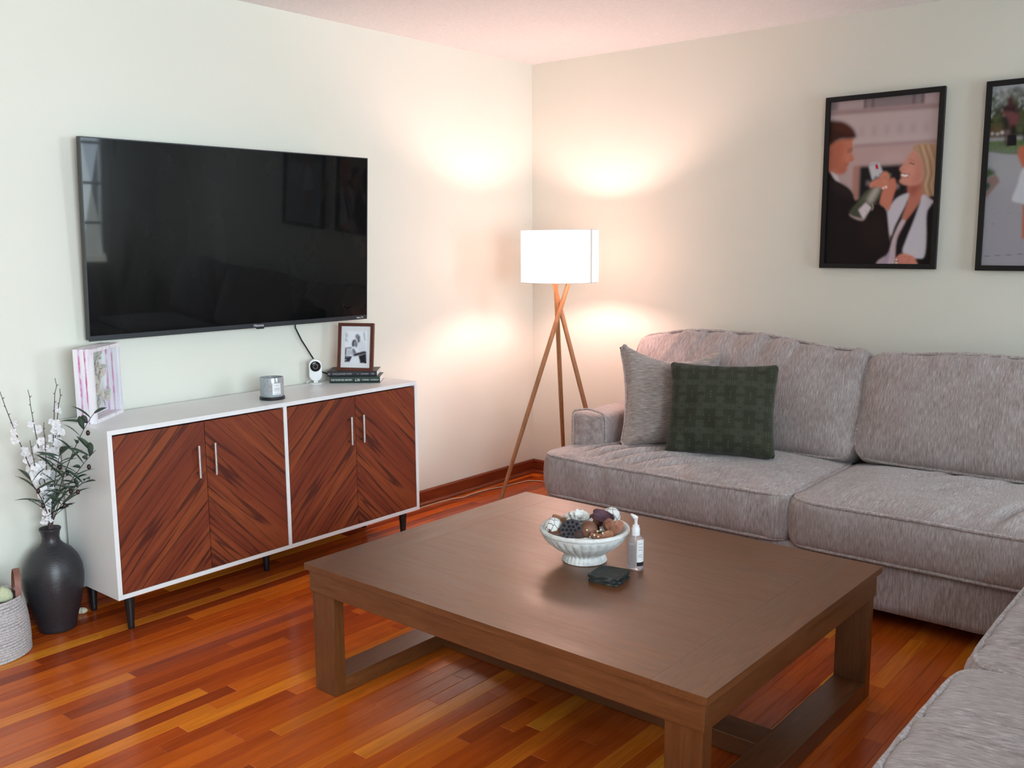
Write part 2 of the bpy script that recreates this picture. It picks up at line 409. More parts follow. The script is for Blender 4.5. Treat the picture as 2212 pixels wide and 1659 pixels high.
# ------------------------------------------------------------------ sideboard
CX, CY0, CY1, CZ0, CZ1, CB = 0.3944, -2.9114, -1.3808, 0.1373, 0.7642, 0.034
sb = thing('sideboard', 'white sideboard with four chevron rosewood doors and black tapered legs', 'sideboard', (0, 0, 0))
T = 0.017; ym = (CY0+CY1)/2
bx('top_panel', (CB, CX, CY0, CY1, CZ1-T, CZ1), MAT['white'], sb, 0.0008)
bx('bottom_panel', (CB, CX, CY0, CY1, CZ0, CZ0+T), MAT['white'], sb, 0.0008)
bx('side_panel', (CB, CX, CY0, CY0+T, CZ0+T, CZ1-T), MAT['white'], sb, 0.0006)
bx('side_panel', (CB, CX, CY1-T, CY1, CZ0+T, CZ1-T), MAT['white'], sb, 0.0006)
bx('divider', (CB, CX, ym-T/2, ym+T/2, CZ0+T, CZ1-T), MAT['white'], sb, 0.0006)
bx('back_panel', (CB, CB+0.005, CY0+T, CY1-T, CZ0+T, CZ1-T), MAT['gap'], sb)
for half in (0, 1):
    a = CY0+T if half == 0 else ym+T/2; b = ym-T/2 if half == 0 else CY1-T
    mid = (a+b)/2
    for k, (p, q) in enumerate(((a+0.002, mid-0.0012), (mid+0.0012, b-0.002))):
        me = MB().box(-0.008, 0.008, -(q-p)/2, (q-p)/2, -(CZ1-CZ0)/2+T+0.0015, (CZ1-CZ0)/2-T-0.0055)
        d = me.build('door', MAT['door_l' if k == 0 else 'door_r'], sb, bevel=0.0006); d.location = (CX-0.0085, (p+q)/2, (CZ0+CZ1)/2)
        hy_ = (q-p)/2-0.042 if k == 0 else -(q-p)/2+0.026
        hz0, hz1 = 0.532-0.451, 0.658-0.451
        h = MB().tube([(0.034, hy_, hz0), (0.034, hy_, hz1)], 0.0058, 12).build('handle', MAT['steel'], d, True, sharp=40)
        for zz in (hz0+0.015, hz1-0.015):
            MB().tube([(0.008, hy_, zz), (0.03, hy_, zz)], 0.0035, 8).build('handle_post', MAT['steel_dark'], d, True, sharp=40)
def leg_mesh(): return MB().lathe([(0.0, 0.0), (0.0105, 0.0), (0.012, 0.002), (0.012, 0.012), (0.0195, CZ0-0.004), (0.0195, CZ0), (0, CZ0)], 20).build('leg', MAT['black'], sb, True, sharp=40)
for lx, ly in ((CX-0.05, CY0+0.066), (0.062, CY0+0.066), (CX-0.05, CY1-0.066), (0.062, CY1-0.066), (0.215, -2.146)):
    o = leg_mesh(); o.location = (lx, ly, 0)

# ------------------------------------------------------------------ television
tv = thing('television', 'large black flat-screen television mounted on the wall above the sideboard', 'television')
ta, tbt, TW = 0.0354, 0.0517, 1.359; TH = TW/1.785
nx = Vector((math.cos(ta), -math.sin(ta), 0)); ex = Vector((math.sin(ta), math.cos(ta), 0)); zz = Vector((0, 0, 1))
up = zz*math.cos(tbt)+nx*math.sin(tbt); nn = nx*math.cos(tbt)-zz*math.sin(tbt)
tv.matrix_world = Matrix(((nn.x, ex.x, up.x, 0.055), (nn.y, ex.y, up.y, -2.784), (nn.z, ex.z, up.z, 1.051), (0, 0, 0, 1)))
scr = N('tv_screen'); sv = scr.coord('Object', (1, 1, 1)); sm = scr.noise(scr.coord('Object', (1, 1.4, 0.5)), 3.2, 4, 0.6, 1.5)
scr.set(Base_Color=(0.0022, 0.0025, 0.003), Roughness=scr.ramp(sm, [(0.4, (0.16,)*3), (0.65, (0.30,)*3)]), Coat_Weight=0.5, Coat_Roughness=0.03)
scr.b.inputs['Specular IOR Level'].default_value = 0.10
MAT['tv_screen'] = scr.m
bx('screen', (-0.004, 0.0, 0.004, TW-0.004, 0.020, TH-0.004), MAT['tv_screen'], tv)
bx('back_shell', (-0.028, -0.004, 0.0, TW, 0.004, TH), MAT['tv_body'], tv, 0.002)
for b in ((-0.004, 0.002, 0.0, 0.004, 0.0, TH), (-0.004, 0.002, TW-0.004, TW, 0.0, TH), (-0.004, 0.002, 0.004, TW-0.004, TH-0.004, TH)): bx('edge_trim', b, MAT['tv_bezel'], tv)
bx('lower_bezel', (-0.012, 0.0035, 0.004, TW-0.004, 0.0, 0.020), MAT['tv_bezel'], tv, 0.0015)
bx('sensor_bump', (-0.008, 0.003, TW*0.545, TW*0.545+0.036, -0.006, 0.0), MAT['tv_body'], tv, 0.002)
bx('rear_housing', (-0.05, -0.028, 0.42, TW-0.25, 0.20, 0.50), MAT['tv_body'], tv, 0.006)
text('logo_lettering', 'Hisense', 0.017, MAT['print_white'], tv, (0.0037, TW*0.55, 0.0105), (PI/2, 0, PI/2), 'CENTER', squash=0.95)
text('maker_lettering', 'Roku TV', 0.011, MAT['print_white'], tv, (0.0037, TW-0.045, 0.0095), (PI/2, 0, PI/2), 'CENTER')
cb = MB().tube([(0.03, -1.80, 1.10), (0.026, -1.795, 1.03), (0.022, -1.76, 0.97), (0.02, -1.70, 0.885), (0.018, -1.665, 0.835), (0.016, -1.64, 0.806), (0.018, -1.60, 0.79), (0.016, -1.56, 0.782)], 0.0036, 8).build('power_cable', MAT['cable'], None, True)
tag(cb, 'black cable hanging from the television to the sideboard top', 'cable')

# ------------------------------------------------------------------ upholstery
def box_grid(a, b, c, res):
    """quads of a box surface with half sizes a, b, c; shared vertices"""
    nx, ny, nz = [max(4, int(2*h/res)) for h in (a, b, c)]
    idx = {}; vs = []; fs = []
    def V(i, j, k):
        t = (i, j, k)
        if t not in idx:
            idx[t] = len(vs); vs.append(((2*i/nx-1)*a, (2*j/ny-1)*b, (2*k/nz-1)*c))
        return idx[t]
    for i in range(nx):
        for j in range(ny):
            fs.append((V(i,j,nz), V(i+1,j,nz), V(i+1,j+1,nz), V(i,j+1,nz))); fs.append((V(i,j,0), V(i,j+1,0), V(i+1,j+1,0), V(i+1,j,0)))
    for i in range(nx):
        for k in range(nz):
            fs.append((V(i,0,k), V(i+1,0,k), V(i+1,0,k+1), V(i,0,k+1))); fs.append((V(i,ny,k), V(i,ny,k+1), V(i+1,ny,k+1), V(i+1,ny,k)))
    for j in range(ny):
        for k in range(nz):
            fs.append((V(0,j,k), V(0,j,k+1), V(0,j+1,k+1), V(0,j+1,k))); fs.append((V(nx,j,k), V(nx,j+1,k), V(nx,j+1,k+1), V(nx,j,k+1)))
    return vs, fs
def soft_box(a, b, c, r, R, deform):
    """mapping of a point on the box surface: edge radius r, plan-corner radius R, then deform(p, u, v, w)"""
    def f(p):
        x, y, z = p
        sx, sy, sz = (math.copysign(1, t) for t in p)
        u, v, w = x/a, y/b, z/c
        ex, ey, h = max(abs(x)-(a-r), 0), max(abs(y)-(b-r), 0), max(abs(z)-(c-r), 0)
        e = max(ex, ey)
        if e > 0 and h > 0:
            k = max(e, h)/math.hypot(e, h)
            x -= sx*ex*(1-k); y -= sy*ey*(1-k); z -= sz*h*(1-k)
        dx, dy = abs(x)-(a-R), abs(y)-(b-R)
        if dx > 0 and dy > 0:
            k = max(dx, dy)/math.hypot(dx, dy)
            x = sx*(a-R+dx*k); y = sy*(b-R+dy*k)
        return deform(Vector((x, y, z)), u, v, w)
    return f
def rim(a, b, z, step):
    pts = []
    for (x0, y0, x1, y1) in ((-a, -b, a, -b), (a, -b, a, b), (a, b, -a, b), (-a, b, -a, -b)):
        n = int(math.hypot(x1-x0, y1-y0)/step)
        pts += [(x0+(x1-x0)*i/n, y0+(y1-y0)*i/n, z) for i in range(n)]
    return pts
def nz3(x, y, z): return noise.noise(Vector((x, y, z)))
def cushion(name, a, b, c, r, R, deform, mat, parent, loc, rot=(0, 0, 0), res=0.017, pipes=('top', 'bottom'), pr=0.0075):
    f = soft_box(a, b, c, r, R, deform)
    vs, fs = box_grid(a, b, c, res)
    o = MB().add([f(p) for p in vs], fs).build(name, mat, parent, True)
    o.location = loc; o.rotation_euler = rot
    for which in pipes:
        z = c if which == 'top' else -c
        pts = [f((p[0], p[1], z)) for p in rim(a, b, z, 0.012)]; n = len(pts)
        pts = [sum((pts[(i+d) % n] for d in range(-7, 8)), Vector())/15 for i in range(n)]      # the cord runs smoother than the cloth
        pts = [q+Vector((q.x/a, q.y/b, 0)).normalized()*0.004 for q in pts]
        MB().tube(pts, pr, 8, closed=True).build('piping', MAT['sofa_pipe'], o, True)
    return o
def seat_deform(seed, crown, gather=0.004, front=1.0):
    def d(p, u, v, w):
        e = (1-abs(u)**3)*(1-abs(v)**3.2)
        if w > 0: p.z += crown*w*(1-abs(u)**4)**0.8*(1-abs(v)**3)**0.8
        # soft front roll and side bulge
        q = (1-w*w)
        p.y += math.copysign(1, v)*0.020*q*(abs(v) > 0.98)*(1-u**8)
        p.x += math.copysign(1, u)*0.016*q*(abs(u) > 0.98)
        # gathers running back from the welt and down the boxing
        n1 = nz3(p.x*38+seed, p.y*2.5, seed); n2 = nz3(p.x*15+seed*2, p.y*4, seed+3)
        if w > 0.9:
            k = math.exp(-max(0, (v+1))/0.35)+0.6*math.exp(-max(0, (1-abs(u)))/0.2)
            p.z += gather*(n1*0.9+n2*1.1)*k + 0.006*nz3(p.x*5+seed, p.y*6, 1.7)*e
        elif v < -0.95: p.y += gather*0.9*(n1+n2*0.8)*front*(1-0.5*w*w)
        return p
    return d
def folds(p, lst, w):
    """creases on the cushion top: (x0, y0, x1, y1, depth, width)"""
    dz = 0
    for x0, y0, x1, y1, dep, wid in lst:
        dx, dy = x1-x0, y1-y0; L2 = dx*dx+dy*dy
        t = max(0, min(1, ((p.x-x0)*dx+(p.y-y0)*dy)/L2)); ds = math.hypot(p.x-x0-dx*t, p.y-y0-dy*t)
        k = math.sin(PI*min(1, 0.08+t*0.92))
        dz -= dep*k*math.exp(-(ds/wid)**2)-0.55*dep*k*math.exp(-((ds-2.0*wid)/(1.2*wid))**2)
    return dz
SX0, SX1 = 0.94, 4.12
sofa = thing('sectional_sofa', 'light grey-beige heathered fabric sofa along the back wall, green and grey pillows on it', 'sofa', (0, 0, 0))
def base_def(seed):
    def d(p, u, v, w):
        p.y += 0.004*nz3(p.x*9+seed, p.z*6, seed)*(v < -0.9); return p
    return d
cushion('base', (SX1-SX0)/2, 0.515, 0.0975, 0.014, 0.03, base_def(1.0), MAT['sofa'], sofa, ((SX0+SX1)/2, -0.585, 0.1575), pipes=(), res=0.03)
for fx, fy in ((SX0+0.08, -1.0), (SX0+0.08, -0.14), (SX1-0.08, -0.14), (2.6, -0.55)):
    MB().lathe([(0, 0), (0.022, 0), (0.026, 0.062), (0, 0.062)], 16).build('foot', MAT['black'], sofa).location = (fx, fy, 0)
bx('back_frame', (SX0+0.02, SX1, -0.22, -0.07, 0.25, 0.80), MAT['sofa'], sofa, 0.03, 4, True)
# arm: squared block with eased top
def arm_def(p, u, v, w):
    if w > 0.9: p.z += 0.022*(1-u*u)*(0.6+0.4*v) + 0.004*nz3(p.x*9, p.y*9, 2)
    p.x += 0.006*nz3(p.y*7, p.z*7, 5)
    return p
arm = cushion('arm', 0.100, 0.412, 0.178, 0.030, 0.035, arm_def, MAT['sofa_side'], sofa, (SX0+0.102, -0.480, 0.428), pipes=(), res=0.016)
# welt running round the arm front panel
ap = [(SX0+0.198, -0.884, 0.40+0.19*i/10) for i in range(10)]
for i in range(9):
    th = i/8*PI/2; ap.append((SX0+0.168+0.030*math.cos(th), -0.884, 0.585+0.034*math.sin(th)))
ap += [(SX0+0.168-0.13*i/10, -0.884, 0.619+0.010*math.sin(PI*i/10)) for i in range(1, 11)]
for i in range(1, 9):
    th = PI/2+i/8*PI/2; ap.append((SX0+0.036+0.030*math.cos(th), -0.884, 0.585+0.034*math.sin(th)))
ap += [(SX0+0.006, -0.884, 0.58-0.16*i/10) for i in range(1, 11)]
MB().tube(ap, 0.005, 8).build('piping', MAT['sofa_pipe'], arm, True).location = (-(SX0+0.102), 0.480, -0.428)
# seat cushions
f1 = [(-0.28, -0.37, 0.05, 0.04, 0.024, 0.020), (-0.17, -0.37, 0.14, -0.03, 0.020, 0.019), (-0.38, -0.36, -0.10, 0.03, 0.020, 0.020), (-0.06, -0.37, 0.24, -0.08, 0.015, 0.018), (-0.46, -0.32, -0.24, 0.02, 0.015, 0.020), (0.10, -0.37, 0.36, -0.14, 0.010, 0.018)]
f2 = [(-0.14, -0.16, 0.16, 0.30, 0.016, 0.022), (0.18, -0.36, 0.27, 0.02, 0.016, 0.018), (-0.27, 0.00, -0.04, 0.33, 0.013, 0.022), (0.33, -0.37, 0.37, -0.10, 0.012, 0.016), (0.02, -0.37, 0.09, -0.18, 0.010, 0.016), (-0.34, -0.37, -0.29, -0.20, 0.009, 0.016)]
def seat1(p, u, v, w):
    p = seat_deform(3.1, 0.036, 0.0085)(p, u, v, w)
    if w > 0.9: p.z += folds(p, f1, w)
    return p
def seat2(p, u, v, w):
    p = seat_deform(8.4, 0.040, 0.0045)(p, u, v, w)
    if w > 0.9: p.z += folds(p, f2, w)
    return p
s1x = (0.935, 2.138); s2x = (2.142, 3.20); s3x = (3.205, 4.0)
cushion('seat_cushion', (s1x[1]-s1x[0])/2, 0.380, 0.094, 0.020, 0.07, seat1, MAT['sofa'], sofa, (sum(s1x)/2, -0.745, 0.347))
cushion('seat_cushion', (s2x[1]-s2x[0])/2, 0.385, 0.094, 0.022, 0.07, seat2, MAT['sofa'], sofa, (sum(s2x)/2, -0.748, 0.345))
cushion('seat_cushion', (s3x[1]-s3x[0])/2, 0.380, 0.094, 0.020, 0.05, seat_deform(5.2, 0.035), MAT['sofa'], sofa, (sum(s3x)/2, -0.745, 0.345), res=0.03)
# back cushions: built lying (top face = front face of the cushion), then stood up
def back_deform(seed, crown, tops, gather):
    def d(p, u, v, w):
        # v = +1 is the top edge once stood up
        if w > 0: p.z += crown*w*((1-u**4)*(1-abs(v)**2.6))**0.75
        hgt = tops(u)
        p.y += hgt*max(0, v)**2
        n1 = nz3(p.x*26+seed-p.y*9, p.y*3.0, seed); n2 = nz3(p.x*12+seed-p.y*5, p.y*2.0, seed+7)
        k = math.exp(-max(0, 1-v)/0.42)
        if w > 0.5: p.z += gather*(0.8*n1+1.2*n2)*k + 0.007*nz3(p.x*4+seed, p.y*4, 4.2)*(1-u**4)*(1-v**4)
        if v > 0.95: p.y += gather*0.6*(n1+n2)
        if abs(u) > 0.97: p.x += math.copysign(1, u)*(0.018*(1-v*v) + 0.008*nz3(p.y*12, p.z*12, seed))
        return p
    return d
top1 = lambda u: 0.030*math.exp(-((u+0.15)/0.55)**2) - 0.020*smooth(0.35, 0.8, u)*(1-smooth(0.85, 1, u)) - 0.012*smooth(-0.7, -1, u)
top2 = lambda u: 0.010*math.cos(u*3.2)-0.006*math.exp(-((u-0.15)/0.06)**2)
lean = math.radians(72)
def backc(x0, x1, hh, d, rx=None):
    a = (x1-x0)/2
    return cushion('back_cushion', a, hh, 0.085, 0.032, 0.06, d, MAT['sofa'], sofa, ((x0+x1)/2, -0.340, 0.685), (lean, 0, 0), pipes=('top', 'bottom'), pr=0.0068)
backc(0.985, 2.150, 0.262, back_deform(2.2, 0.060, top1, 0.017))
backc(2.158, 3.26, 0.248, back_deform(6.6, 0.055, top2, 0.010))
backc(3.27, 4.0, 0.248, back_deform(9.1, 0.055, top2, 0.006))
# return of the sectional, coming towards the viewer on the right
RX0, RX1, RY0, RY1 = 3.10, 4.12, -3.44, -1.16
ret = thing('sectional_return', 'grey-beige sofa section at the lower right corner, running towards the viewer', 'sofa', (0, 0, 0))
cushion('base', (RX1-RX0)/2, (RY1-RY0)/2, 0.0975, 0.014, 0.03, base_def(4.0), MAT['sofa_side'], ret, ((RX0+RX1)/2, (RY0+RY1)/2, 0.1575), pipes=(), res=0.03)
for fx, fy in ((RX0+0.08, RY0+0.08), (RX1-0.08, RY0+0.08), (RX0+0.08, RY1-0.08), (RX1-0.08, RY1-0.08)):
    MB().lathe([(0, 0), (0.022, 0), (0.026, 0.062), (0, 0.062)], 16).build('foot', MAT['black'], ret).location = (fx, fy, 0)
bx('back_frame', (RX1-0.16, RX1, RY0, RY1, 0.25, 0.80), MAT['sofa_side'], ret, 0.03, 4, True)
def ret_deform(seed):
    g0 = seat_deform(seed, 0.034, 0.006)
    fl = [(-0.45, 0.25-0.11*i+0.02*math.sin(i*2.3), 0.22+0.1*math.sin(i), 0.28-0.115*i+0.05*math.cos(i*1.7), 0.014+0.005*math.sin(i*1.3), 0.022) for i in range(7)]
    def d(p, u, v, w):
        p = g0(p, u, v, w)
        if w > 0.9: p.z += folds(Vector((p.y, -p.x, 0)), [(a, b, c, e, f, h) for a, b, c, e, f, h in fl], w)
        return p
    return d
for y0, y1, sd, zt in ((-2.250, -1.172, 12.3, 0.345), (-3.42, -2.257, 15.9, 0.352)):
    # local x runs along the world -y, local -y is the front (world -x)
    cushion('seat_cushion', (y1-y0)/2, 0.43, 0.094, 0.024, 0.08, ret_deform(sd), MAT['sofa'], ret, (3.065+0.43, (y0+y1)/2, zt), (0, 0, -PI/2))
    cushion('back_cushion', (y1-y0)/2-0.02, 0.24, 0.08, 0.03, 0.05, back_deform(sd, 0.05, top2, 0.006), MAT['sofa'], ret, (3.83, (y0+y1)/2, 0.665), (lean, 0, -PI/2), res=0.03)

# ------------------------------------------------------------------ throw pillows
def pillow(name, label, a, b, t, mat, loc, rot, seed, pipe=None, ear=0.07, group=None, sag=0.0):
    th = thing(name, label, 'pillow', loc)
    th.rotation_euler = (Matrix.Rotation(rot[2], 3, 'Z') @ Matrix.Rotation(rot[0], 3, 'X') @ Matrix.Rotation(rot[1], 3, 'Z')).to_euler()
    n = 56; vs = []; fs = []
    def pt(i, j, side):
        u, v = 2*i/n-1, 2*j/n-1
        cu, cv = abs(u)-0.86, abs(v)-0.86
        if cu > 0 and cv > 0:
            k = max(cu, cv)/math.hypot(cu, cv); u = math.copysign(0.86+cu*k, u); v = math.copysign(0.86+cv*k, v)
        x = a*u*(1-ear*(1-v*v)**1.2*abs(u)**2); y = b*v*(1-ear*(1-u*u)**1.2*abs(v)**2)
        y -= sag*(1-u*u)*max(0, v)**2
        prof = max(0, (1-u*u))**0.5*max(0, (1-v*v))**0.5
        z = t*(prof**0.72)+0.020*smooth(0.55, 0.85, abs(u))*smooth(0.55, 0.85, abs(v))*math.sqrt(max(0, 1-max(abs(u), abs(v))**6))
        cr = 0.012*nz3(x*14+seed, y*14, seed)*prof + 0.020*nz3(u*3+seed, v*3, seed*2)*prof
        edge = 0.016*nz3((u-v)*7+seed, (u+v)*3, seed)*(1-prof)*(abs(u*v) > 0.02)*prof**0.5
        return (x, y, side*(z+cr*0.8)+edge)
    for side in (1, -1):
        o = len(vs)
        for i in range(n+1):
            for j in range(n+1): vs.append(pt(i, j, side))
        for i in range(n):
            for j in range(n):
                q = [o+i*(n+1)+j, o+(i+1)*(n+1)+j, o+(i+1)*(n+1)+j+1, o+i*(n+1)+j+1]
                fs.append(tuple(q if side > 0 else q[::-1]))
    me = MB().add(vs, fs).mesh(); bm = bmesh.new(); bm.from_mesh(me); bmesh.ops.remove_doubles(bm, verts=bm.verts, dist=1e-5); bm.to_mesh(me); bm.free()
    link('pillow_cover', me, mat, th, True)
    if pipe:
        loop = [pt(i, 0, 1) for i in range(n)]+[pt(n, j, 1) for j in range(n)]+[pt(n-i, n, 1) for i in range(n)]+[pt(0, n-j, 1) for j in range(n)]
        MB().tube(loop, 0.0045, 8, closed=True).build('piping', pipe, th, True)
    return th
def m_green():
    m = N('green_jacquard'); c = m.n('ShaderNodeTexCoord'); sp = m.n('ShaderNodeSeparateXYZ'); m.l(c.outputs['Object'], sp.inputs[0])
    X, Y = sp.outputs[0], sp.outputs[1]
    def tri(v, per, off=0.0):
        a = m.math('FRACT', m.math('ADD', m.math('DIVIDE', v, per), off+100.5)); return m.math('MULTIPLY', m.math('ABSOLUTE', m.math('SUBTRACT', a, 0.5)), 2.0)
    px, py = 0.084, 0.108
    tx, ty = tri(X, px), tri(Y, py)          # 0 at the medallion centre, 1 between
    ringd = m.math('ADD', tx, m.math('MULTIPLY', ty, 1.35))
    rings = m.math('GREATER_THAN', tri(ringd, 0.145), 0.58)
    inside = m.math('LESS_THAN', ringd, 0.80)
    inner = m.math('GREATER_THAN', ringd, 0.12)
    bars = m.math('GREATER_THAN', tri(X, 0.0085), 0.6)
    midrow = m.math('LESS_THAN', ty, 0.24)
    bars = m.math('MULTIPLY', m.math('MULTIPLY', bars, midrow), m.math('GREATER_THAN', tx, 0.62))
    diam = m.math('MULTIPLY', m.math('MULTIPLY', rings, inside), inner)
    dots = m.math('MULTIPLY', m.math('GREATER_THAN', tx, 0.93), m.math('MULTIPLY', m.math('GREATER_THAN', ty, 0.7), m.math('GREATER_THAN', tri(Y, 0.012), 0.5)))
    zig = m.math('MULTIPLY', m.math('GREATER_THAN', tri(m.math('ADD', Y, m.math('MULTIPLY', tx, 0.018)), 0.008), 0.55), m.math('MULTIPLY', m.math('LESS_THAN', tx, 0.42), m.math('GREATER_THAN', ty, 0.45)))
    zig = m.math('MULTIPLY', zig, m.math('LESS_THAN', ty, 0.85))
    pat = m.math('MAXIMUM', m.math('MAXIMUM', diam, bars), m.math('MAXIMUM', dots, zig))
    thr = m.noise(m.coord('Object', (700, 700, 700)), 1, 1)
    pat = m.math('MULTIPLY', pat, m.ramp(thr, [(0.35, (0.25,)*3), (0.6, (1,)*3)]))
    col = m.mix(pat, (0.040, 0.043, 0.028), (0.088, 0.094, 0.074))
    col = m.mix(0.4, col, m.ramp(thr, [(0.3, (0.7,)*3), (0.7, (1.2,)*3)]), 'MULTIPLY')
    m.set(Base_Color=col, Roughness=0.95, Sheen_Weight=0.15); m.b.inputs['Specular IOR Level'].default_value = 0.1
    return m.bump(thr, 0.2, 0.001).m
MAT['green'] = m_green()
pillow('throw_pillow', 'dark green patterned throw pillow leaning on the grey one', 0.240, 0.212, 0.088, MAT['green'], (1.655, -0.735, 0.672), (math.radians(70), 0, math.radians(22)), 4.4)
pillow('throw_pillow', 'grey heathered throw pillow with piped edge in the sofa corner behind the green one', 0.255, 0.250, 0.105, MAT['pillow_grey'], (1.340, -0.635, 0.682), (math.radians(74), math.radians(-5), math.radians(53)), 7.7, MAT['sofa_pipe'], 0.13, sag=0.05)

# ------------------------------------------------------------------ floor lamp
LX, LY = 0.58, -0.50
lamp = thing('floor_lamp', 'lit tripod floor lamp with crossed wooden legs and white drum shade in the corner', 'lamp', (LX, LY, 0))
sh = N('shade_linen'); sh.t.nodes.remove(sh.b)
df = sh.n('ShaderNodeBsdfDiffuse'); tl = sh.n('ShaderNodeBsdfTranslucent'); mx = sh.n('ShaderNodeMixShader'); mx.inputs[0].default_value = 0.36
wv = sh.noise(sh.coord('Object', (300, 300, 300)), 1, 2)
cc = sh.ramp(wv, [(0.3, (0.84, 0.78, 0.72)), (0.7, (0.92, 0.86, 0.80))])
sh.l(cc, df.inputs[0]); sh.l(cc, tl.inputs[0]); sh.l(df.outputs[0], mx.inputs[1]); sh.l(tl.outputs[0], mx.inputs[2]); sh.l(mx.outputs[0], sh.t.nodes['Material Output'].inputs[0])
MAT['shade'] = sh.m
SR, SZ0, SZ1 = 0.203, 1.206, 1.475
m = MB(); seg = 72
for r, flip in ((SR, 0),):
    vs = [(r*math.cos(2*PI*k/seg), r*math.sin(2*PI*k/seg), z) for z in (SZ0, SZ0+0.09, SZ0+0.18, SZ1) for k in range(seg)]
    m.add(vs, [(i*seg+k, i*seg+(k+1) % seg, (i+1)*seg+(k+1) % seg, (i+1)*seg+k) for i in range(3) for k in range(seg)])
shade = m.build('lamp_shade', MAT['shade'], lamp, True)
MAT['rim'] = plain('shade_rim', (0.80, 0.78, 0.74), 0.7, var=0.02)
for z in (SZ0, SZ1): MB().tube([(SR*math.cos(2*PI*k/seg), SR*math.sin(2*PI*k/seg), z) for k in range(seg)], 0.0022, 6, closed=True).build('shade_rim', MAT['rim'], shade, True)
sa = math.radians(-1)
bx('shade_seam', (SR-0.0002, SR+0.0014, -0.008, 0.008, SZ0, SZ1), MAT['rim'], shade).rotation_euler = (0, 0, sa)
for k in range(3):
    th = k*2*PI/3+0.5; MB().tube([(0.02*math.cos(th), 0.02*math.sin(th), SZ0+0.03), (SR*math.cos(th), SR*math.sin(th), SZ0+0.004)], 0.002, 6).build('shade_spider', MAT['steel_dark'], lamp)
MB().lathe([(0, 1.215), (0.018, 1.215), (0.018, 1.275), (0, 1.275)], 20).build('bulb_socket', MAT['black'], lamp)
bm_ = N('bulb_glow'); bm_.set(Base_Color=(1, 0.9, 0.75), Emission_Color=(1.0, 0.62, 0.55), Emission_Strength=650.0)
MB().lathe([(0.0, 1.275), (0.012, 1.277), (0.018, 1.295), (0.028, 1.318), (0.030, 1.335), (0.024, 1.355), (0.012, 1.366), (0, 1.368)], 24).build('bulb', bm_.m, lamp, True)
for i, (fx, fy) in enumerate(((-0.225, -0.25), (0.272, 0.10), (-0.185, 0.30))):
    F = Vector((fx, fy, 0)); tang = Vector((-fy, fx, 0)).normalized()
    X = Vector((0, 0, 1.062)) + tang*0.0145
    d = X-F; top = F+d*(1.235/1.062)
    MB().tube([F, F+d*0.5, X, top], [0.0095, 0.0125, 0.0125, 0.0115], 14).build('lamp_leg', MAT['lamp_wood'], lamp, True, sharp=50)
MB().lathe([(0, 1.200), (0.05, 1.200), (0.05, 1.215), (0, 1.215)], 24).build('top_plate', MAT['steel_dark'], lamp)
cd = MB().tube([(0.052, -1.36, 0.004), (0.052, -1.25, 0.004), (0.046, -1.02, 0.004), (0.047, -0.88, 0.004), (0.055, -0.80, 0.004), (0.080, -0.735, 0.004), (0.072, -0.62, 0.004), (0.080, -0.50, 0.004), (0.11, -0.40, 0.004), (0.12, -0.29, 0.004), (0.135, -0.21, 0.004), (0.20, -0.175, 0.004), (0.33, -0.19, 0.004), (0.39, -0.21, 0.004)], 0.0035, 8)
tag(cd.build('extension_cord', plain('clear_cord', (0.55, 0.40, 0.30), 0.35, var=0.05), None, True), 'thin pale cord lying on the floor along the baseboard', 'cord')

# ------------------------------------------------------------------ candle, security camera, books on the sideboard
DZ = CZ1
cn = thing('candle_jar', 'silver grey glass candle jar with white label on black base', 'candle', (0.272, -2.118, DZ))
gl = N('candle_glass'); gn = gl.noise(gl.coord('Object', (500, 500, 90)), 1, 3)
gl.set(Base_Color=gl.ramp(gn, [(0.35, (0.30, 0.34, 0.37)), (0.65, (0.50, 0.54, 0.57))]), Roughness=0.18, Metallic=0.35)
MB().lathe([(0, 0), (0.052, 0), (0.053, 0.002), (0.053, 0.011), (0.051, 0.013), (0, 0.013)], 48).build('base', MAT['black'], cn, True, sharp=40)
MB().lathe([(0.047, 0.013), (0.049, 0.018), (0.0495, 0.092), (0.049, 0.094), (0.0465, 0.094), (0.0462, 0.076), (0, 0.076)], 48).build('glass_jar', gl.m, cn, True, sharp=40)
MB().lathe([(0.046, 0.0761), (0.030, 0.0775), (0, 0.078)], 32).build('wax', plain('wax', (0.62, 0.65, 0.68), 0.4, var=0.03), cn, True)
def curved_label(name, r, th0, th1, z0, z1, mat, par, n=10):
    vs = [(r*math.cos(th0+(th1-th0)*i/n), r*math.sin(th0+(th1-th0)*i/n), z) for z in (z0, z1) for i in range(n+1)]
    return MB().add(vs, [(i, i+1, n+2+i, n+1+i) for i in range(n)]).build(name, mat, par, True)
va = math.atan2(-4.53+2.118, 3.6-0.272)
curved_label('label', 0.0498, va+0.05, va+0.80, 0.024, 0.072, MAT['print_white'], cn)
for i, (z, w) in enumerate(((0.061, 0.14), (0.049, 0.22), (0.046, 0.22), (0.040, 0.26), (0.028, 0.22))):
    curved_label('label_line', 0.0500, va+0.42-w, va+0.42+w, z, z+0.0015, MAT['print_grey'], cn, 6)

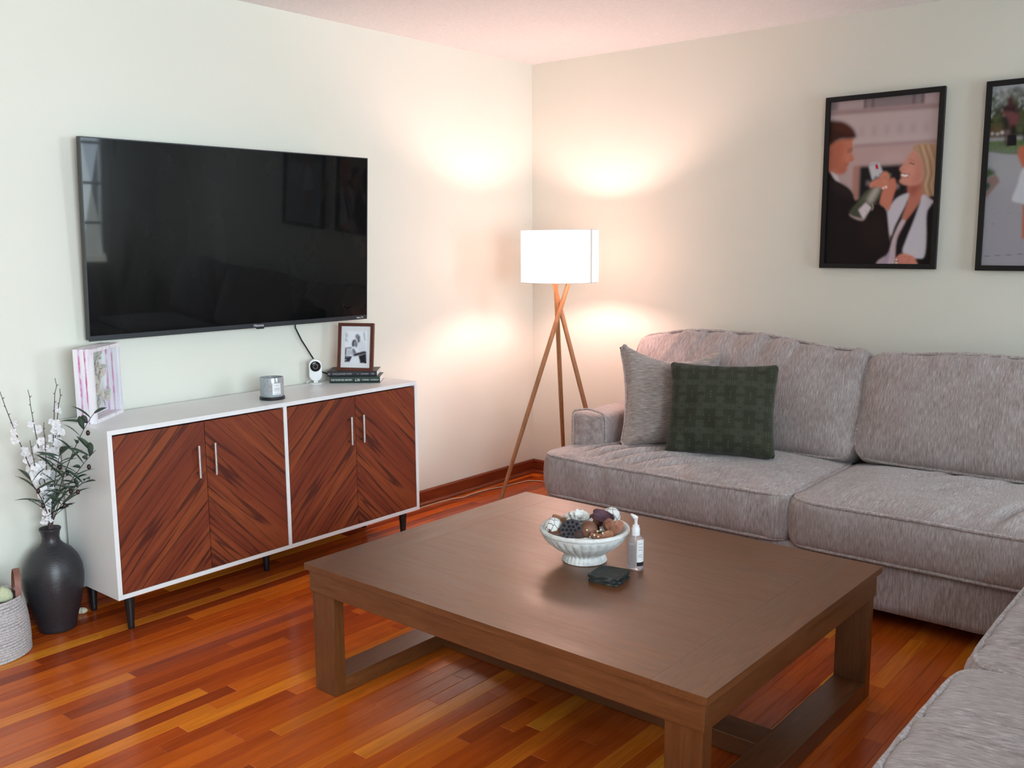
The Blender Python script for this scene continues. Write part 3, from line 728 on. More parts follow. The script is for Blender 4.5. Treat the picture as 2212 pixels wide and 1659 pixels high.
wc = thing('security_camera', 'small white pill-shaped security camera with black lens on sideboard', 'camera', (0.068, -1.722, DZ), math.radians(-35))
MAT['gloss_white'] = plain('gloss_white', (0.78, 0.79, 0.80), 0.3, var=0.01)
MB().lathe([(0, 0), (0.029, 0), (0.030, 0.002), (0.027, 0.004), (0.006, 0.0055), (0, 0.0055)], 40).build('stand_base', MAT['gloss_white'], wc, True, sharp=40)
bx('stand_neck', (-0.006, 0.004, -0.010, 0.010, 0.004, 0.026), MAT['gloss_white'], wc, 0.002)
ol = []
for i in range(40):
    th = 2*PI*i/40; yy = 0.030*math.cos(th); zc = 0.065+(0.022 if math.sin(th) > 0 else -0.022 if math.sin(th) < 0 else 0)
    ol.append((yy, zc+0.030*math.sin(th)))
MB().prism(ol, 'x', -0.012, 0.014).build('body', MAT['gloss_white'], wc, True, bevel=0.004, seg=3, sharp=40)
MAT['lens'] = plain('lens_gloss', (0.006, 0.006, 0.008), 0.08, var=0.05)
def xdisc(name, r, x0, x1, z, mat, par, y=0.0):
    return MB().prism([(y+r*math.cos(2*PI*i/32), z+r*math.sin(2*PI*i/32)) for i in range(32)], 'x', x0, x1).build(name, mat, par, bevel=min(0.001, r/4))
xdisc('lens_plate', 0.0245, 0.0140, 0.0165, 0.083, MAT['lens'], wc)
xdisc('lens_ring', 0.013, 0.0165, 0.0185, 0.083, MAT['tv_bezel'], wc)
xdisc('lens_eye', 0.008, 0.0185, 0.0200, 0.083, MAT['lens'], wc)
MB().tube([(0.0166, 0.017*math.cos(t), 0.083+0.017*math.sin(t)) for t in [1.5+0.9*i/8 for i in range(9)]], 0.0014, 6).build('indicator_arc', MAT['gloss_white'], wc)
MB().tube([(-0.012, 0.0, 0.03), (-0.03, -0.012, 0.018), (-0.012, -0.035, 0.010), (0.0, -0.042, 0.004)], 0.0018, 6).build('cable', MAT['gloss_white'], wc, True)

ba = math.atan2(0.156, 0.181)
MAT['pages'] = plain('page_block', (0.82, 0.81, 0.80), 0.8, var=0.06, scale=300)
def book(label, L, Dp, t, z, off, mat_cover, lines):
    # local x along the spine, y away from the viewer
    e = thing('book', label, 'book', (0.113+off[0], -1.676+off[1], z), ba, 'books under the small framed photo')
    bx('lower_board', (0, L, 0.002, Dp, 0, 0.0025), mat_cover, e, 0.0006)
    bx('upper_board', (0, L, 0.002, Dp, t-0.0025, t), mat_cover, e, 0.0006)
    sp = MB(); n = 8
    prof = [(-0.0035*math.sin(PI*i/n), t*i/n) for i in range(n+1)]+[(0.002, t), (0.002, 0)]
    sp.prism(prof, 'x', 0, L).build('spine', mat_cover, e, True, sharp=40)
    bx('page_block', (0.0015, L-0.0012, 0.003, Dp-0.004, 0.0026, t-0.0026), MAT['pages'], e)
    for (body, x, size, al, sq, shr, mt) in lines:
        text('spine_lettering', body, size, mt, e, (x, -0.0038, t*0.5), (PI/2, 0, 0), al, 0.0001, sq, shr)
    return e
mg = plain('book_dark_green', (0.012, 0.030, 0.022), 0.45, var=0.1); mk = plain('book_charcoal', (0.016, 0.017, 0.024), 0.45, var=0.1)
gw = plain('foil_grey', (0.42, 0.42, 0.42), 0.5, var=0.05); PWT = MAT['print_white']
book('dark green hardback lying at the bottom of the two books', 0.236, 0.150, 0.030, DZ, (0, 0), mg,
     [('THE PURPOSE DRIVEN', 0.006, 0.0125, 'LEFT', 0.80, 0, PWT), ('Life', 0.118, 0.0175, 'LEFT', 0.95, 0.35, PWT), ('WARREN', 0.152, 0.0095, 'LEFT', 0.85, 0, PWT), ('ZONDERVAN', 0.192, 0.0075, 'LEFT', 0.80, 0, PWT)])
book('charcoal hardback on top of the dark green book', 0.232, 0.152, 0.026, DZ+0.0302, (-0.010, -0.004), mk,
     [('\u2740|', 0.004, 0.010, 'LEFT', 0.8, 0, gw), ('LONG JOURNEY HOME', 0.024, 0.0105, 'LEFT', 0.82, 0, gw), ('-o-', 0.138, 0.009, 'LEFT', 0.9, 0, gw), ('GUINNESS', 0.157, 0.0095, 'LEFT', 0.82, 0, gw), ('WB', 0.212, 0.010, 'CENTER', 0.9, 0, gw)])

# ------------------------------------------------------------------ flat prints: a picture painted onto a fine grid
class Print:
    def __init__(s, w, h, bg): s.w, s.h = w, h; s.a = np.ones((h, w, 3))*np.array(srgb(*bg)); s.yy, s.xx = np.mgrid[0:h, 0:w]; s.xx = (s.xx+0.5)/w*1000; s.yy = (s.yy+0.5)/h*1000
    def blur(s, m, k):
        for _ in range(2):
            if k < 1: break
            c = np.zeros_like(m)
            for d in range(-k, k+1): c += np.roll(np.pad(m, k, mode='edge'), d, 0)[k:-k, k:-k]
            m = c/(2*k+1); c = np.zeros_like(m)
            for d in range(-k, k+1): c += np.roll(np.pad(m, k, mode='edge'), d, 1)[k:-k, k:-k]
            m = c/(2*k+1)
        return m
    def mask(s, pts):
        acc = np.zeros((s.h, s.w)); n = len(pts)
        for ox, oy in ((-.25, -.25), (.25, -.25), (-.25, .25), (.25, .25)):
            X = s.xx+ox*1000/s.w; Y = s.yy+oy*1000/s.h; ins = np.zeros((s.h, s.w), bool)
            for i in range(n):
                (x0, y0), (x1, y1) = pts[i], pts[(i+1) % n]
                if y0 == y1: continue
                ins ^= ((y0 > Y) != (y1 > Y)) & (X < (x1-x0)*(Y-y0)/(y1-y0)+x0)
            acc += ins
        return acc/4
    def put(s, m, c, al=1.0):
        m = (m*al)[:, :, None]; s.a = s.a*(1-m)+np.array(srgb(*c))*m
    def poly(s, pts, c, k=0, al=1.0): s.put(s.blur(s.mask(pts), k), c, al)
    def spline(s, pts, c, k=0, al=1.0):
        out = []; n = len(pts)
        for i in range(n):
            p0, p1, p2, p3 = [np.array(pts[(i+d) % n], float) for d in (-1, 0, 1, 2)]
            for t in (0, .25, .5, .75): out.append(tuple(0.5*((2*p1)+(p2-p0)*t+(2*p0-5*p1+4*p2-p3)*t*t+(3*p1-p0-3*p2+p3)*t**3)))
        s.poly(out, c, k, al)
    def ell(s, cx, cy, rx, ry, c, k=0, al=1.0, rot=0):
        s.poly([(cx+rx*math.cos(t)*math.cos(rot)-ry*math.sin(t)*math.sin(rot), cy+rx*math.cos(t)*math.sin(rot)+ry*math.sin(t)*math.cos(rot)) for t in [i*PI/12 for i in range(24)]], c, k, al)
    def line(s, pts, wd, c, k=0, al=1.0):
        m = np.zeros((s.h, s.w)); asp = s.h/s.w
        for (x0, y0), (x1, y1) in zip(pts[:-1], pts[1:]):
            dx, dy = x1-x0, (y1-y0)*asp; L = dx*dx+dy*dy+1e-9
            t = np.clip(((s.xx-x0)*dx+(s.yy-y0)*asp*dy)/L, 0, 1)
            d = np.hypot(s.xx-x0-dx*t, (s.yy-y0)*asp-dy*t); m = np.maximum(m, np.clip(1.2-d/(wd/2), 0, 1))
        s.put(s.blur(m, k), c, al)
    def speckle(s, pts, c, amt, cell, seed, k=0, al=1.0):
        rs = np.random.RandomState(seed); g = rs.rand(int(1000/cell)+2, int(1000/cell)+2)
        m = (g[(s.yy/cell).astype(int), (s.xx/cell).astype(int)] < amt).astype(float)
        s.put(s.blur(m, k)*s.mask(pts), c, al)
    def build(s, name, mat, parent, W_, H_):
        """grid in the local x (width) / z (height) plane, origin at lower left, facing -y"""
        w, h = s.w, s.h
        vs = [(W_*i/w, 0, H_*(1-j/h)) for j in range(h+1) for i in range(w+1)]
        fs = [(j*(w+1)+i, (j+1)*(w+1)+i, (j+1)*(w+1)+i+1, j*(w+1)+i+1) for j in range(h) for i in range(w)]
        me = bpy.data.meshes.new(name); me.from_pydata(vs, [], fs)
        at = me.color_attributes.new('print', 'FLOAT_COLOR', 'CORNER')
        col = np.ones((h*w, 4, 4)); pad = np.pad(s.a, ((1, 1), (1, 1), (0, 0)), mode='edge')
        v = (pad[:-1, :-1]+pad[1:, :-1]+pad[:-1, 1:]+pad[1:, 1:])/4     # colours at grid vertices
        J, I = np.mgrid[0:h, 0:w]; J = J.ravel(); I = I.ravel()
        for k, (dj, di) in enumerate(((0, 0), (1, 0), (1, 1), (0, 1))): col[:, k, :3] = v[J+dj, I+di]
        at.data.foreach_set('color', col.astype(np.float32).ravel())
        return link(name, me, mat, parent)
pm = N('photo_print'); an = pm.n('ShaderNodeVertexColor'); an.layer_name = 'print'
pm.set(Base_Color=an.outputs[0], Roughness=0.4); pm.b.inputs['Specular IOR Level'].default_value = 0.15
MAT['print'] = pm.m

def wall_frame(label, x0, x1, z0, z1, pr, pw, ph):
    e = thing('picture_frame', label, 'picture', (x0, -0.006, z0), 0, 'large black picture frames on the back wall')
    w, h = x1-x0, z1-z0; b = 0.0225; d = 0.024
    # mitred bars
    def bar(poly): return MB().prism(poly, 'y', -d, 0).build('frame_bar', MAT['frame_black'], e, bevel=0.0012)
    bar([(0, 0), (w, 0), (w-b, b), (b, b)]); bar([(0, h), (b, h-b), (w-b, h-b), (w, h)])
    bar([(0, 0), (b, b), (b, h-b), (0, h)]); bar([(w, 0), (w, h), (w-b, h-b), (w-b, b)])
    bx('backing', (b-0.004, w-b+0.004, -0.008, 0, b-0.004, h-b+0.004), MAT['gap'], e)
    o = pr.build('photo_print', MAT['print'], e, w-2*b, h-2*b); o.location = (b, -0.0125, b)
    return e
# photograph 1: two people in gowns facing each other, a can and a bottle between them
p = Print(170, 256, (186, 165, 165))
p.poly([(0, 0), (1000, 0), (1000, 64), (0, 53)], (182, 163, 165)); p.poly([(0, 0), (68, 0), (68, 53), (0, 53)], (140, 124, 130), 2)
p.poly([(316, 0), (860, 0), (863, 60), (319, 55)], (142, 128, 132), 1)
for a in (316, 389, 759, 839): p.poly([(a, 0), (a+26, 0), (a+26, 57), (a, 57)], (118, 92, 98), 1, 0.8)
p.poly([(0, 53), (1000, 64), (1000, 92), (0, 79)], (160, 134, 134), 2); p.poly([(0, 70), (1000, 84), (1000, 92), (0, 79)], (140, 112, 112), 1, 0.6)
p.poly([(0, 80), (1000, 93), (1000, 275), (0, 275)], (196, 178, 178), 3)
for q in range(6):
    a = 290+q*118; p.poly([(a, 165), (a+34, 164), (a+34, 226), (a, 228)], (180, 158, 158), 3, 0.7)
p.poly([(240, 268), (1000, 270), (1000, 290), (240, 290)], (166, 134, 132), 2); p.poly([(240, 240), (1000, 238), (1000, 262), (240, 262)], (204, 188, 190), 4, 0.8)
p.poly([(242, 290), (1000, 290), (1000, 420), (242, 416)], (192, 164, 162), 3); p.ell(600, 360, 120, 20, (206, 184, 184), 6, 0.6)
p.poly([(241, 400), (307, 395), (304, 640), (241, 640)], (176, 128, 116), 2)
p.poly([(304, 403), (800, 405), (800, 640), (303, 640)], (32, 26, 30), 2)
p.ell(391, 506, 16, 13, (150, 146, 152), 2); p.ell(664, 533, 14, 13, (160, 156, 162), 2)
# the man on the left
p.poly([(0, 401), (41, 427), (83, 445), (127, 502), (74, 482), (0, 455)], (216, 208, 216), 1)
p.spline([(-20, 245), (60, 239), (117, 228), (221, 227), (224, 255), (229, 290), (218, 313), (243, 350), (236, 363), (211, 367), (204, 379), (188, 391), (174, 424), (150, 440), (112, 443), (71, 438), (35, 425), (-20, 420)], (196, 122, 98), 1)
p.spline([(-20, 250), (60, 245), (130, 240), (150, 300), (130, 380), (100, 430), (40, 420), (-20, 400)], (176, 100, 78), 5, 0.6)
p.ell(190, 335, 34, 30, (216, 140, 116), 5, 0.7); p.spline([(120, 400), (170, 395), (168, 430), (110, 440)], (164, 90, 72), 4, 0.7)
p.spline([(-20, 120), (53, 116), (123, 126), (188, 151), (235, 183), (256, 213), (249, 228), (187, 231), (112, 229), (60, 240), (-20, 258)], (62, 30, 24), 2)
p.spline([(20, 130), (120, 136), (190, 165), (230, 200), (150, 190), (60, 170)], (92, 46, 34), 4, 0.7)
p.ell(14, 322, 14, 34, (186, 108, 88), 2); p.ell(12, 320, 5, 18, (140, 70, 56), 2, 0.7)
p.line([(180, 314), (226, 300)], 11, (70, 34, 28), 1); p.line([(178, 297), (222, 287)], 9, (92, 48, 38), 1); p.line([(150, 379), (190, 389)], 8, (140, 62, 56), 1); p.line([(205, 362), (235, 360)], 7, (150, 76, 62), 1)
p.line([(150, 345), (140, 375)], 8, (164, 92, 74), 2, 0.7)
p.spline([(-20, 455), (74, 482), (127, 499), (203, 530), (250, 567), (275, 607), (331, 601), (312, 662), (223, 696), (361, 734), (423, 649), (510, 630), (561, 659), (602, 730), (606, 801), (628, 920), (528, 976), (430, 1020), (-20, 1020)], (26, 17, 19), 1)
p.spline([(20, 480), (120, 510), (200, 545), (240, 590), (150, 580), (60, 530)], (46, 34, 36), 5, 0.8); p.spline([(330, 780), (480, 700), (580, 720), (600, 860), (440, 900)], (42, 28, 26), 8, 0.7)
p.line([(100, 540), (180, 640), (200, 720)], 14, (14, 8, 10), 3, 0.7); p.line([(40, 760), (200, 800), (360, 760)], 12, (38, 26, 27), 4, 0.8)
# the woman on the right
p.spline([(783, 318), (805, 294), (879, 289), (962, 295), (1020, 309), (1020, 440), (1020, 610), (935, 604), (876, 561), (872, 519), (892, 464), (869, 408), (840, 358)], (188, 152, 122), 1)
for q, cq in enumerate(((150, 112, 84), (222, 192, 160), (140, 104, 78), (214, 186, 156), (160, 120, 92))):
    d = q*26; p.line([(840+d, 300), (890+d, 388), (912+d, 465), (890+d, 533), (915+d, 590)], 15, cq, 1, 0.8)
p.spline([(764, 520), (874, 510), (897, 575), (899, 603), (855, 671), (764, 746), (716, 739), (739, 662), (763, 614)], (190, 118, 100), 1)
p.spline([(780, 530), (870, 520), (850, 560), (800, 600), (770, 570)], (150, 84, 70), 4, 0.8)
p.spline([(794, 325), (840, 355), (869, 408), (887, 464), (874, 512), (848, 525), (785, 532), (721, 525), (685, 510), (681, 497), (696, 486), (689, 465), (699, 455), (678, 436), (678, 424), (710, 402), (730, 375), (755, 348)], (214, 150, 132), 1)
p.spline([(800, 340), (850, 380), (880, 460), (860, 515), (790, 528), (820, 470), (830, 400)], (190, 118, 100), 5, 0.7); p.ell(770, 440, 26, 20, (226, 160, 144), 4, 0.8)
p.spline([(694, 460), (729, 465), (765, 467), (742, 480), (705, 476)], (240, 232, 230), 0); p.line([(692, 457), (730, 461), (768, 464)], 8, (160, 66, 66), 0); p.line([(702, 478), (742, 483), (768, 466)], 8, (170, 78, 76), 0)
p.line([(763, 397), (806, 407)], 10, (60, 40, 36), 0); p.line([(757, 377), (810, 389)], 8, (140, 98, 76), 1); p.line([(700, 432), (716, 436)], 8, (170, 98, 84), 1)
p.spline([(763, 617), (716, 739), (753, 743), (864, 644), (874, 630), (935, 604), (1020, 639), (1020, 1020), (616, 1020), (624, 836)], (28, 18, 22), 1)
p.spline([(711, 742), (753, 745), (693, 829), (676, 899), (670, 1010), (600, 1010), (632, 892), (651, 836)], (206, 186, 192), 1); p.line([(700, 800), (660, 880), (645, 1000)], 8, (170, 146, 156), 1)
p.spline([(628, 925), (600, 1010), (540, 1010), (560, 985)], (176, 158, 180), 1)
p.spline([(766, 576), (661, 605), (599, 667), (591, 716), (624, 829), (658, 766), (713, 690), (763, 614)], (206, 202, 212), 1)
p.spline([(898, 589), (982, 622), (1015, 653), (944, 686), (952, 851), (941, 958), (859, 967), (747, 934), (769, 858), (827, 747), (875, 644)], (208, 204, 214), 1)
p.line([(905, 620), (860, 760), (810, 920)], 12, (186, 180, 194), 3, 0.8); p.line([(940, 690), (900, 800), (880, 950)], 10, (190, 186, 198), 3, 0.7)
p.spline([(1015, 653), (948, 693), (956, 838), (944, 960), (869, 970), (871, 1020), (1015, 1020)], (22, 14, 18), 1)
p.spline([(679, 969), (741, 937), (837, 951), (870, 982), (873, 1010), (681, 1010), (712, 979)], (216, 140, 122), 1)
for q in (955, 972, 988): p.line([(700, q+10), (760, q), (820, q+4)], 5, (170, 92, 80), 0, 0.8)
p.ell(690, 975, 12, 6, (236, 212, 208)); p.ell(690, 992, 12, 6, (236, 212, 208))
# what they hold
p.spline([(548, 517), (590, 490), (633, 484), (657, 534), (638, 576), (600, 674), (555, 655), (510, 630), (528, 552)], (204, 128, 106), 1)
p.spline([(223, 689), (309, 611), (374, 555), (461, 529), (505, 537), (523, 559), (487, 608), (434, 657), (371, 720), (350, 722)], (74, 78, 62), 1)
p.spline([(461, 529), (506, 541), (433, 628), (388, 609)], (190, 184, 176), 3, 0.9); p.line([(330, 620), (400, 570)], 14, (140, 142, 122), 3, 0.7)
p.poly([(310, 669), (377, 624), (434, 657), (360, 727), (336, 698)], (218, 208, 214), 1); p.line([(374, 668), (388, 686)], 5, (150, 140, 150), 0)
p.line([(436, 632), (452, 655), (440, 672)], 9, (196, 172, 150), 0)
p.spline([(505, 537), (546, 482), (572, 451), (605, 459), (590, 483), (539, 545)], (96, 104, 84), 1)
p.poly([(390, 406), (409, 386), (475, 381), (489, 389), (529, 453), (437, 489), (426, 485)], (204, 204, 212), 1); p.line([(392, 404), (480, 385)], 7, (150, 152, 160), 0)
p.poly([(449, 397), (471, 394), (483, 419), (476, 428), (466, 420), (458, 428)], (190, 30, 40), 0)
for i, gl_ in enumerate(('U', 'L', 'T', 'R')):
    x0 = 442+i*24; y0 = 478-i*7
    seg_ = {'U': [[(0, -13), (2, 3), (9, 7), (15, 2), (13, -15)]], 'L': [[(0, -13), (3, 8), (16, 5)]], 'T': [[(-2, -12), (15, -16)], [(7, -14), (10, 6)]], 'R': [[(2, 8), (0, -13), (12, -14), (11, -4), (1, -2), (14, 6)]]}[gl_]
    for sg in seg_: p.line([(x0+a, y0+b*0.8) for a, b in sg], 5, (50, 46, 60), 0)
p.spline([(405, 513), (426, 496), (481, 480), (523, 446), (561, 443), (590, 476), (576, 518), (555, 542), (517, 543), (461, 529), (412, 535)], (214, 140, 118), 1)
for q in ((430, 520, 520, 500), (450, 530, 545, 515), (480, 492, 560, 470), (560, 480, 585, 505)): p.line([q[:2], q[2:]], 6, (160, 88, 72), 1, 0.8)
p.ell(560, 535, 13, 9, (240, 214, 210)); p.ell(535, 540, 11, 8, (236, 208, 204)); p.ell(480, 475, 0.1, 0.1, (255, 255, 255))
p.a *= 0.86
wall_frame('black framed colour photo of two people in black gowns holding a can and a bottle', 1.7884, 2.3203, 1.2822, 2.0755, p, 0, 0)
# photograph 2: a park path with a dark sculpture, a person in white at the right
p = Print(170, 256, (150, 152, 158))
p.poly([(0, 0), (1000, 0), (1000, 300), (0, 300)], (66, 70, 50), 0); p.poly([(0, 0), (1000, 0), (1000, 30), (250, 50), (105, 80), (0, 120)], (176, 182, 188), 6)
p.speckle([(0, 20), (1000, 20), (1000, 260), (0, 260)], (98, 106, 66), 0.35, 13, 1, 2); p.speckle([(0, 10), (1000, 10), (1000, 200), (0, 200)], (40, 44, 32), 0.28, 15, 2, 2); p.speckle([(0, 0), (1000, 0), (1000, 190), (0, 190)], (184, 190, 192), 0.16, 14, 3, 1)
p.poly([(0, 225), (110, 225), (110, 272), (0, 272)], (120, 72, 46), 5, 0.6); p.ell(20, 258, 9, 9, (226, 226, 230), 1); p.ell(62, 262, 14, 7, (214, 208, 206), 1); p.ell(100, 256, 14, 10, (222, 214, 214), 1)
p.poly([(0, 284), (1000, 287), (1000, 304), (0, 303)], (186, 184, 188), 2); p.poly([(0, 303), (1000, 303), (1000, 392), (300, 390), (130, 378), (0, 360)], (84, 104, 62), 1); p.speckle([(0, 303), (1000, 303), (1000, 380), (0, 360)], (100, 122, 74), 0.4, 9, 4, 1)
p.poly([(0, 361), (130, 379), (300, 391), (1000, 393), (1000, 1000), (0, 1000)], (166, 164, 172), 1); p.poly([(0, 361), (130, 379), (300, 391), (1000, 393), (1000, 600), (0, 560)], (176, 178, 182), 12, 0.6)
p.spline([(125, 68), (145, 60), (164, 65), (170, 101), (201, 109), (209, 140), (209, 160), (92, 143), (90, 109), (125, 101)], (58, 34, 40), 2); p.poly([(128, 70), (150, 66), (154, 118), (130, 118)], (96, 54, 60), 3)
p.spline([(92, 143), (213, 159), (213, 213), (178, 237), (148, 223), (139, 189), (98, 164)], (120, 70, 74), 2); p.spline([(98, 167), (139, 191), (150, 236), (123, 255), (109, 221)], (40, 32, 36), 2)
p.poly([(162, 217), (205, 219), (211, 275), (160, 275)], (34, 26, 30), 2); p.poly([(121, 248), (154, 244), (154, 273), (129, 272)], (130, 100, 112), 2); p.poly([(140, 272), (215, 273), (219, 333), (141, 333)], (30, 24, 30), 0); p.poly([(121, 272), (142, 272), (142, 330), (122, 326)], (84, 70, 68), 1)
p.spline([(0, 451), (49, 465), (66, 487), (23, 496), (0, 512)], (72, 92, 60), 2); p.spline([(0, 525), (51, 531), (35, 561), (0, 585)], (66, 88, 58), 2); p.poly([(0, 512), (23, 499), (66, 488), (88, 501), (105, 528), (0, 618), (0, 585), (39, 555)], (150, 122, 118), 1)
p.line([(0, 949), (1000, 905)], 4, (96, 92, 104), 0); p.line([(100, 700), (300, 710)], 3, (150, 148, 156), 0); p.line([(60, 765), (80, 764)], 4, (110, 106, 110), 0)
p.spline([(275, 256), (264, 299), (300, 310), (420, 320), (440, 230), (360, 190), (300, 200)], (40, 28, 26), 2); p.ell(350, 265, 45, 42, (206, 140, 118), 2)
p.spline([(340, 330), (254, 339), (236, 361), (236, 388), (260, 429), (299, 484), (360, 500), (460, 480), (480, 360), (420, 335)], (196, 112, 84), 1)
p.spline([(277, 467), (258, 509), (255, 530), (236, 576), (215, 633), (287, 652), (400, 670), (520, 650), (470, 560), (450, 420), (370, 400), (310, 440)], (214, 216, 224), 1); p.line([(290, 560), (270, 640)], 9, (184, 186, 198), 3); p.poly([(300, 660), (350, 665), (345, 850), (310, 850)], (190, 112, 86), 1); p.poly([(400, 665), (450, 662), (440, 850), (405, 850)], (190, 112, 86), 1)
p.poly([(254, 63), (300, 64), (300, 103), (256, 103)], (60, 66, 84), 1)
p.a *= 0.80
wall_frame('black framed colour photo of a park path and sculpture, cut off by the right edge', 2.4855, 3.0175, 1.2795, 2.0745, p, 0, 0)

# small framed photograph on the books
fa = math.atan2(0.081, 0.162)
sf = thing('photo_frame', 'small walnut frame with black-and-white photo of a couple, standing on two books', 'picture', (0.117, -1.634, DZ+0.0563), fa)
FW, FH, FB, FD = 0.178, 0.226, 0.0155, 0.016
for poly in ([(0, 0), (FW, 0), (FW-FB, FB), (FB, FB)], [(0, FH), (FB, FH-FB), (FW-FB, FH-FB), (FW, FH)], [(0, 0), (FB, FB), (FB, FH-FB), (0, FH)], [(FW, 0), (FW, FH), (FW-FB, FH-FB), (FW-FB, FB)]):
    MB().prism(poly, 'y', 0, FD).build('frame_bar', MAT['frame_wood'], sf, bevel=0.001).rotation_euler = (math.radians(-9), 0, 0)
p = Print(60, 84, (226, 229, 236))
p.spline([(0, 37), (99, 102), (110, 190), (17, 193)], (170, 172, 180), 2, 0.8); p.spline([(0, 200), (60, 260), (129, 325), (12, 304)], (150, 152, 162), 1, 0.8)
p.poly([(824, 39), (869, 35), (917, 298), (884, 298)], (140, 142, 150), 1)
p.poly([(0, 520), (307, 496), (305, 553), (0, 558)], (120, 122, 132), 1); p.poly([(0, 549), (80, 559), (64, 773), (0, 773)], (84, 86, 100), 1); p.poly([(70, 580), (320, 560), (351, 744), (70, 769)], (186, 190, 200), 1)
p.poly([(0, 787), (349, 787), (256, 965), (0, 976)], (44, 44, 56), 1); p.poly([(15, 806), (189, 809), (161, 837), (14, 845)], (110, 112, 124), 1); p.ell(45, 905, 20, 17, (220, 222, 228))
p.spline([(562, 349), (614, 360), (695, 277), (786, 287), (916, 382), (985, 581), (938, 628), (778, 669), (647, 634), (557, 528)], (214, 217, 225), 1); p.line([(796, 475), (834, 532), (648, 577)], 18, (170, 172, 184), 1, 0.7)
p.spline([(563, 284), (681, 286), (614, 360)], (50, 46, 54), 1); p.spline([(540, 173), (633, 128), (681, 184), (685, 230), (668, 286), (576, 294), (525, 247)], (112, 110, 120), 1); p.spline([(456, 153), (490, 103), (569, 90), (627, 119), (580, 173), (539, 237), (480, 218)], (130, 130, 140), 1); p.line([(600, 195), (670, 190)], 16, (60, 58, 66), 0); p.line([(630, 245), (680, 240)], 14, (180, 178, 184), 0)
p.poly([(617, 767), (977, 686), (1000, 1000), (671, 990)], (34, 33, 42), 1); p.line([(830, 780), (980, 960)], 12, (70, 68, 78), 1)
p.spline([(326, 496), (439, 479), (543, 528), (607, 633), (566, 680), (629, 806), (678, 995), (248, 999), (350, 782), (302, 619)], (222, 224, 232), 1)
p.spline([(427, 451), (546, 443), (531, 509), (466, 479)], (96, 92, 102), 1); p.spline([(431, 329), (517, 312), (574, 378), (559, 434), (493, 461), (427, 441)], (120, 116, 126), 1); p.spline([(319, 327), (380, 272), (472, 264), (510, 302), (431, 329), (415, 404), (426, 470), (321, 477)], (66, 62, 72), 1); p.line([(460, 385), (545, 372)], 14, (200, 198, 206), 0)
p.spline([(331, 563), (410, 554), (513, 670), (418, 716), (354, 668)], (112, 110, 122), 1); p.spline([(363, 773), (432, 707), (646, 662), (912, 618), (977, 686), (670, 749), (483, 784)], (46, 42, 50), 1); p.spline([(289, 628), (380, 658), (431, 726), (364, 754)], (160, 160, 172), 1)
bx('mat_board', (FB-0.002, FW-FB+0.002, 0.006, 0.012, FB-0.002, FH-FB+0.002), MAT['mat_board'], sf).rotation_euler = (math.radians(-9), 0, 0)
o = p.build('photo_print', MAT['print'], sf, FW*0.615, FH*0.665); th9 = math.radians(9)
o.rotation_euler = (-th9, 0, 0); lz = FH*0.165; o.location = (FW*0.20, 0.0055*math.cos(th9)+lz*math.sin(th9), lz*math.cos(th9)-0.0055*math.sin(th9))
MB().prism([(0.010, 0.002), (0.10, 0.0), (0.045, 0.17)], 'x', FW*0.42, FW*0.58).build('easel_back', MAT['gap'], sf).location = (0, 0.012, 0.0)

# ------------------------------------------------------------------ shadow box with dried flowers
ww = N('whitewashed_wood'); wv = ww.noise(ww.coord('Object', (60, 60, 5)), 1, 4, 0.6)
ww.set(Base_Color=ww.ramp(wv, [(0.30, (0.58, 0.40, 0.62)), (0.40, (0.74, 0.70, 0.80)), (0.52, (0.82, 0.81, 0.84))]), Roughness=0.6)
pk = N('pink_stained_wood'); wv = pk.noise(pk.coord('Object', (40, 40, 16)), 1, 4, 0.65)
pk.set(Base_Color=pk.ramp(wv, [(0.36, (0.62, 0.10, 0.30)), (0.46, (0.62, 0.24, 0.50)), (0.55, (0.70, 0.55, 0.72)), (0.66, (0.78, 0.74, 0.80))]), Roughness=0.6)
sx = thing('shadow_box', 'whitewashed pink and lilac shadow box with glass front on the left end of the sideboard', 'box', (0.225, -2.862, DZ), math.atan2(0.768, -0.64))
BW, BD, BH, bt = 0.248, 0.070, 0.275, 0.013
def ring(y0, y1, ins, mat, name):
    m = MB(); a0, a1, b0, b1 = ins, BW-ins, ins, BH-ins
    m.box(a0, bt, y0, y1, b0, b1); m.box(BW-bt, a1, y0, y1, b0, b1); m.box(bt, BW-bt, y0, y1, b0, bt); m.box(bt, BW-bt, y0, y1, BH-bt, b1)
    return m.build(name, mat, sx)
ring(0.0, 0.024, 0, ww.m, 'front_frame'); ring(0.024, 0.031, 0.0022, pk.m, 'stained_band'); ring(0.031, 0.045, 0, ww.m, 'middle_frame'); ring(0.045, 0.053, 0.0022, pk.m, 'stained_band'); ring(0.053, BD, 0, ww.m, 'rear_frame')
bx('back_panel', (bt-0.002, BW-bt+0.002, BD-0.006, BD-0.001, bt-0.002, BH-bt+0.002), plain('ivory_backing', (0.74, 0.74, 0.74), 0.8, var=0.03), sx)
gp = N('box_glass'); gp.set(Base_Color=(0.95, 0.97, 1), Roughness=0.05, Alpha=0.10); gp.b.inputs['Specular IOR Level'].default_value = 0.6
bx('glass_pane', (bt-0.001, BW-bt+0.001, 0.006, 0.008, bt-0.001, BH-bt+0.001), gp.m, sx)
db = thing('dried_bouquet', 'bouquet of dried pale flowers and grey-green leaves inside the shadow box', 'flowers', sx.location, sx.rotation_euler.z)
rb = random.Random(5)
stm = plain('dried_stem', (0.30, 0.28, 0.20), 0.8, var=0.2); lf = plain('dried_leaf', (0.34, 0.36, 0.29), 0.8, var=0.25, scale=60); fl = plain('dried_petal', (0.60, 0.52, 0.42), 0.8, var=0.2, scale=60); fg = plain('dried_eucalyptus', (0.46, 0.48, 0.40), 0.8, var=0.2, scale=60)
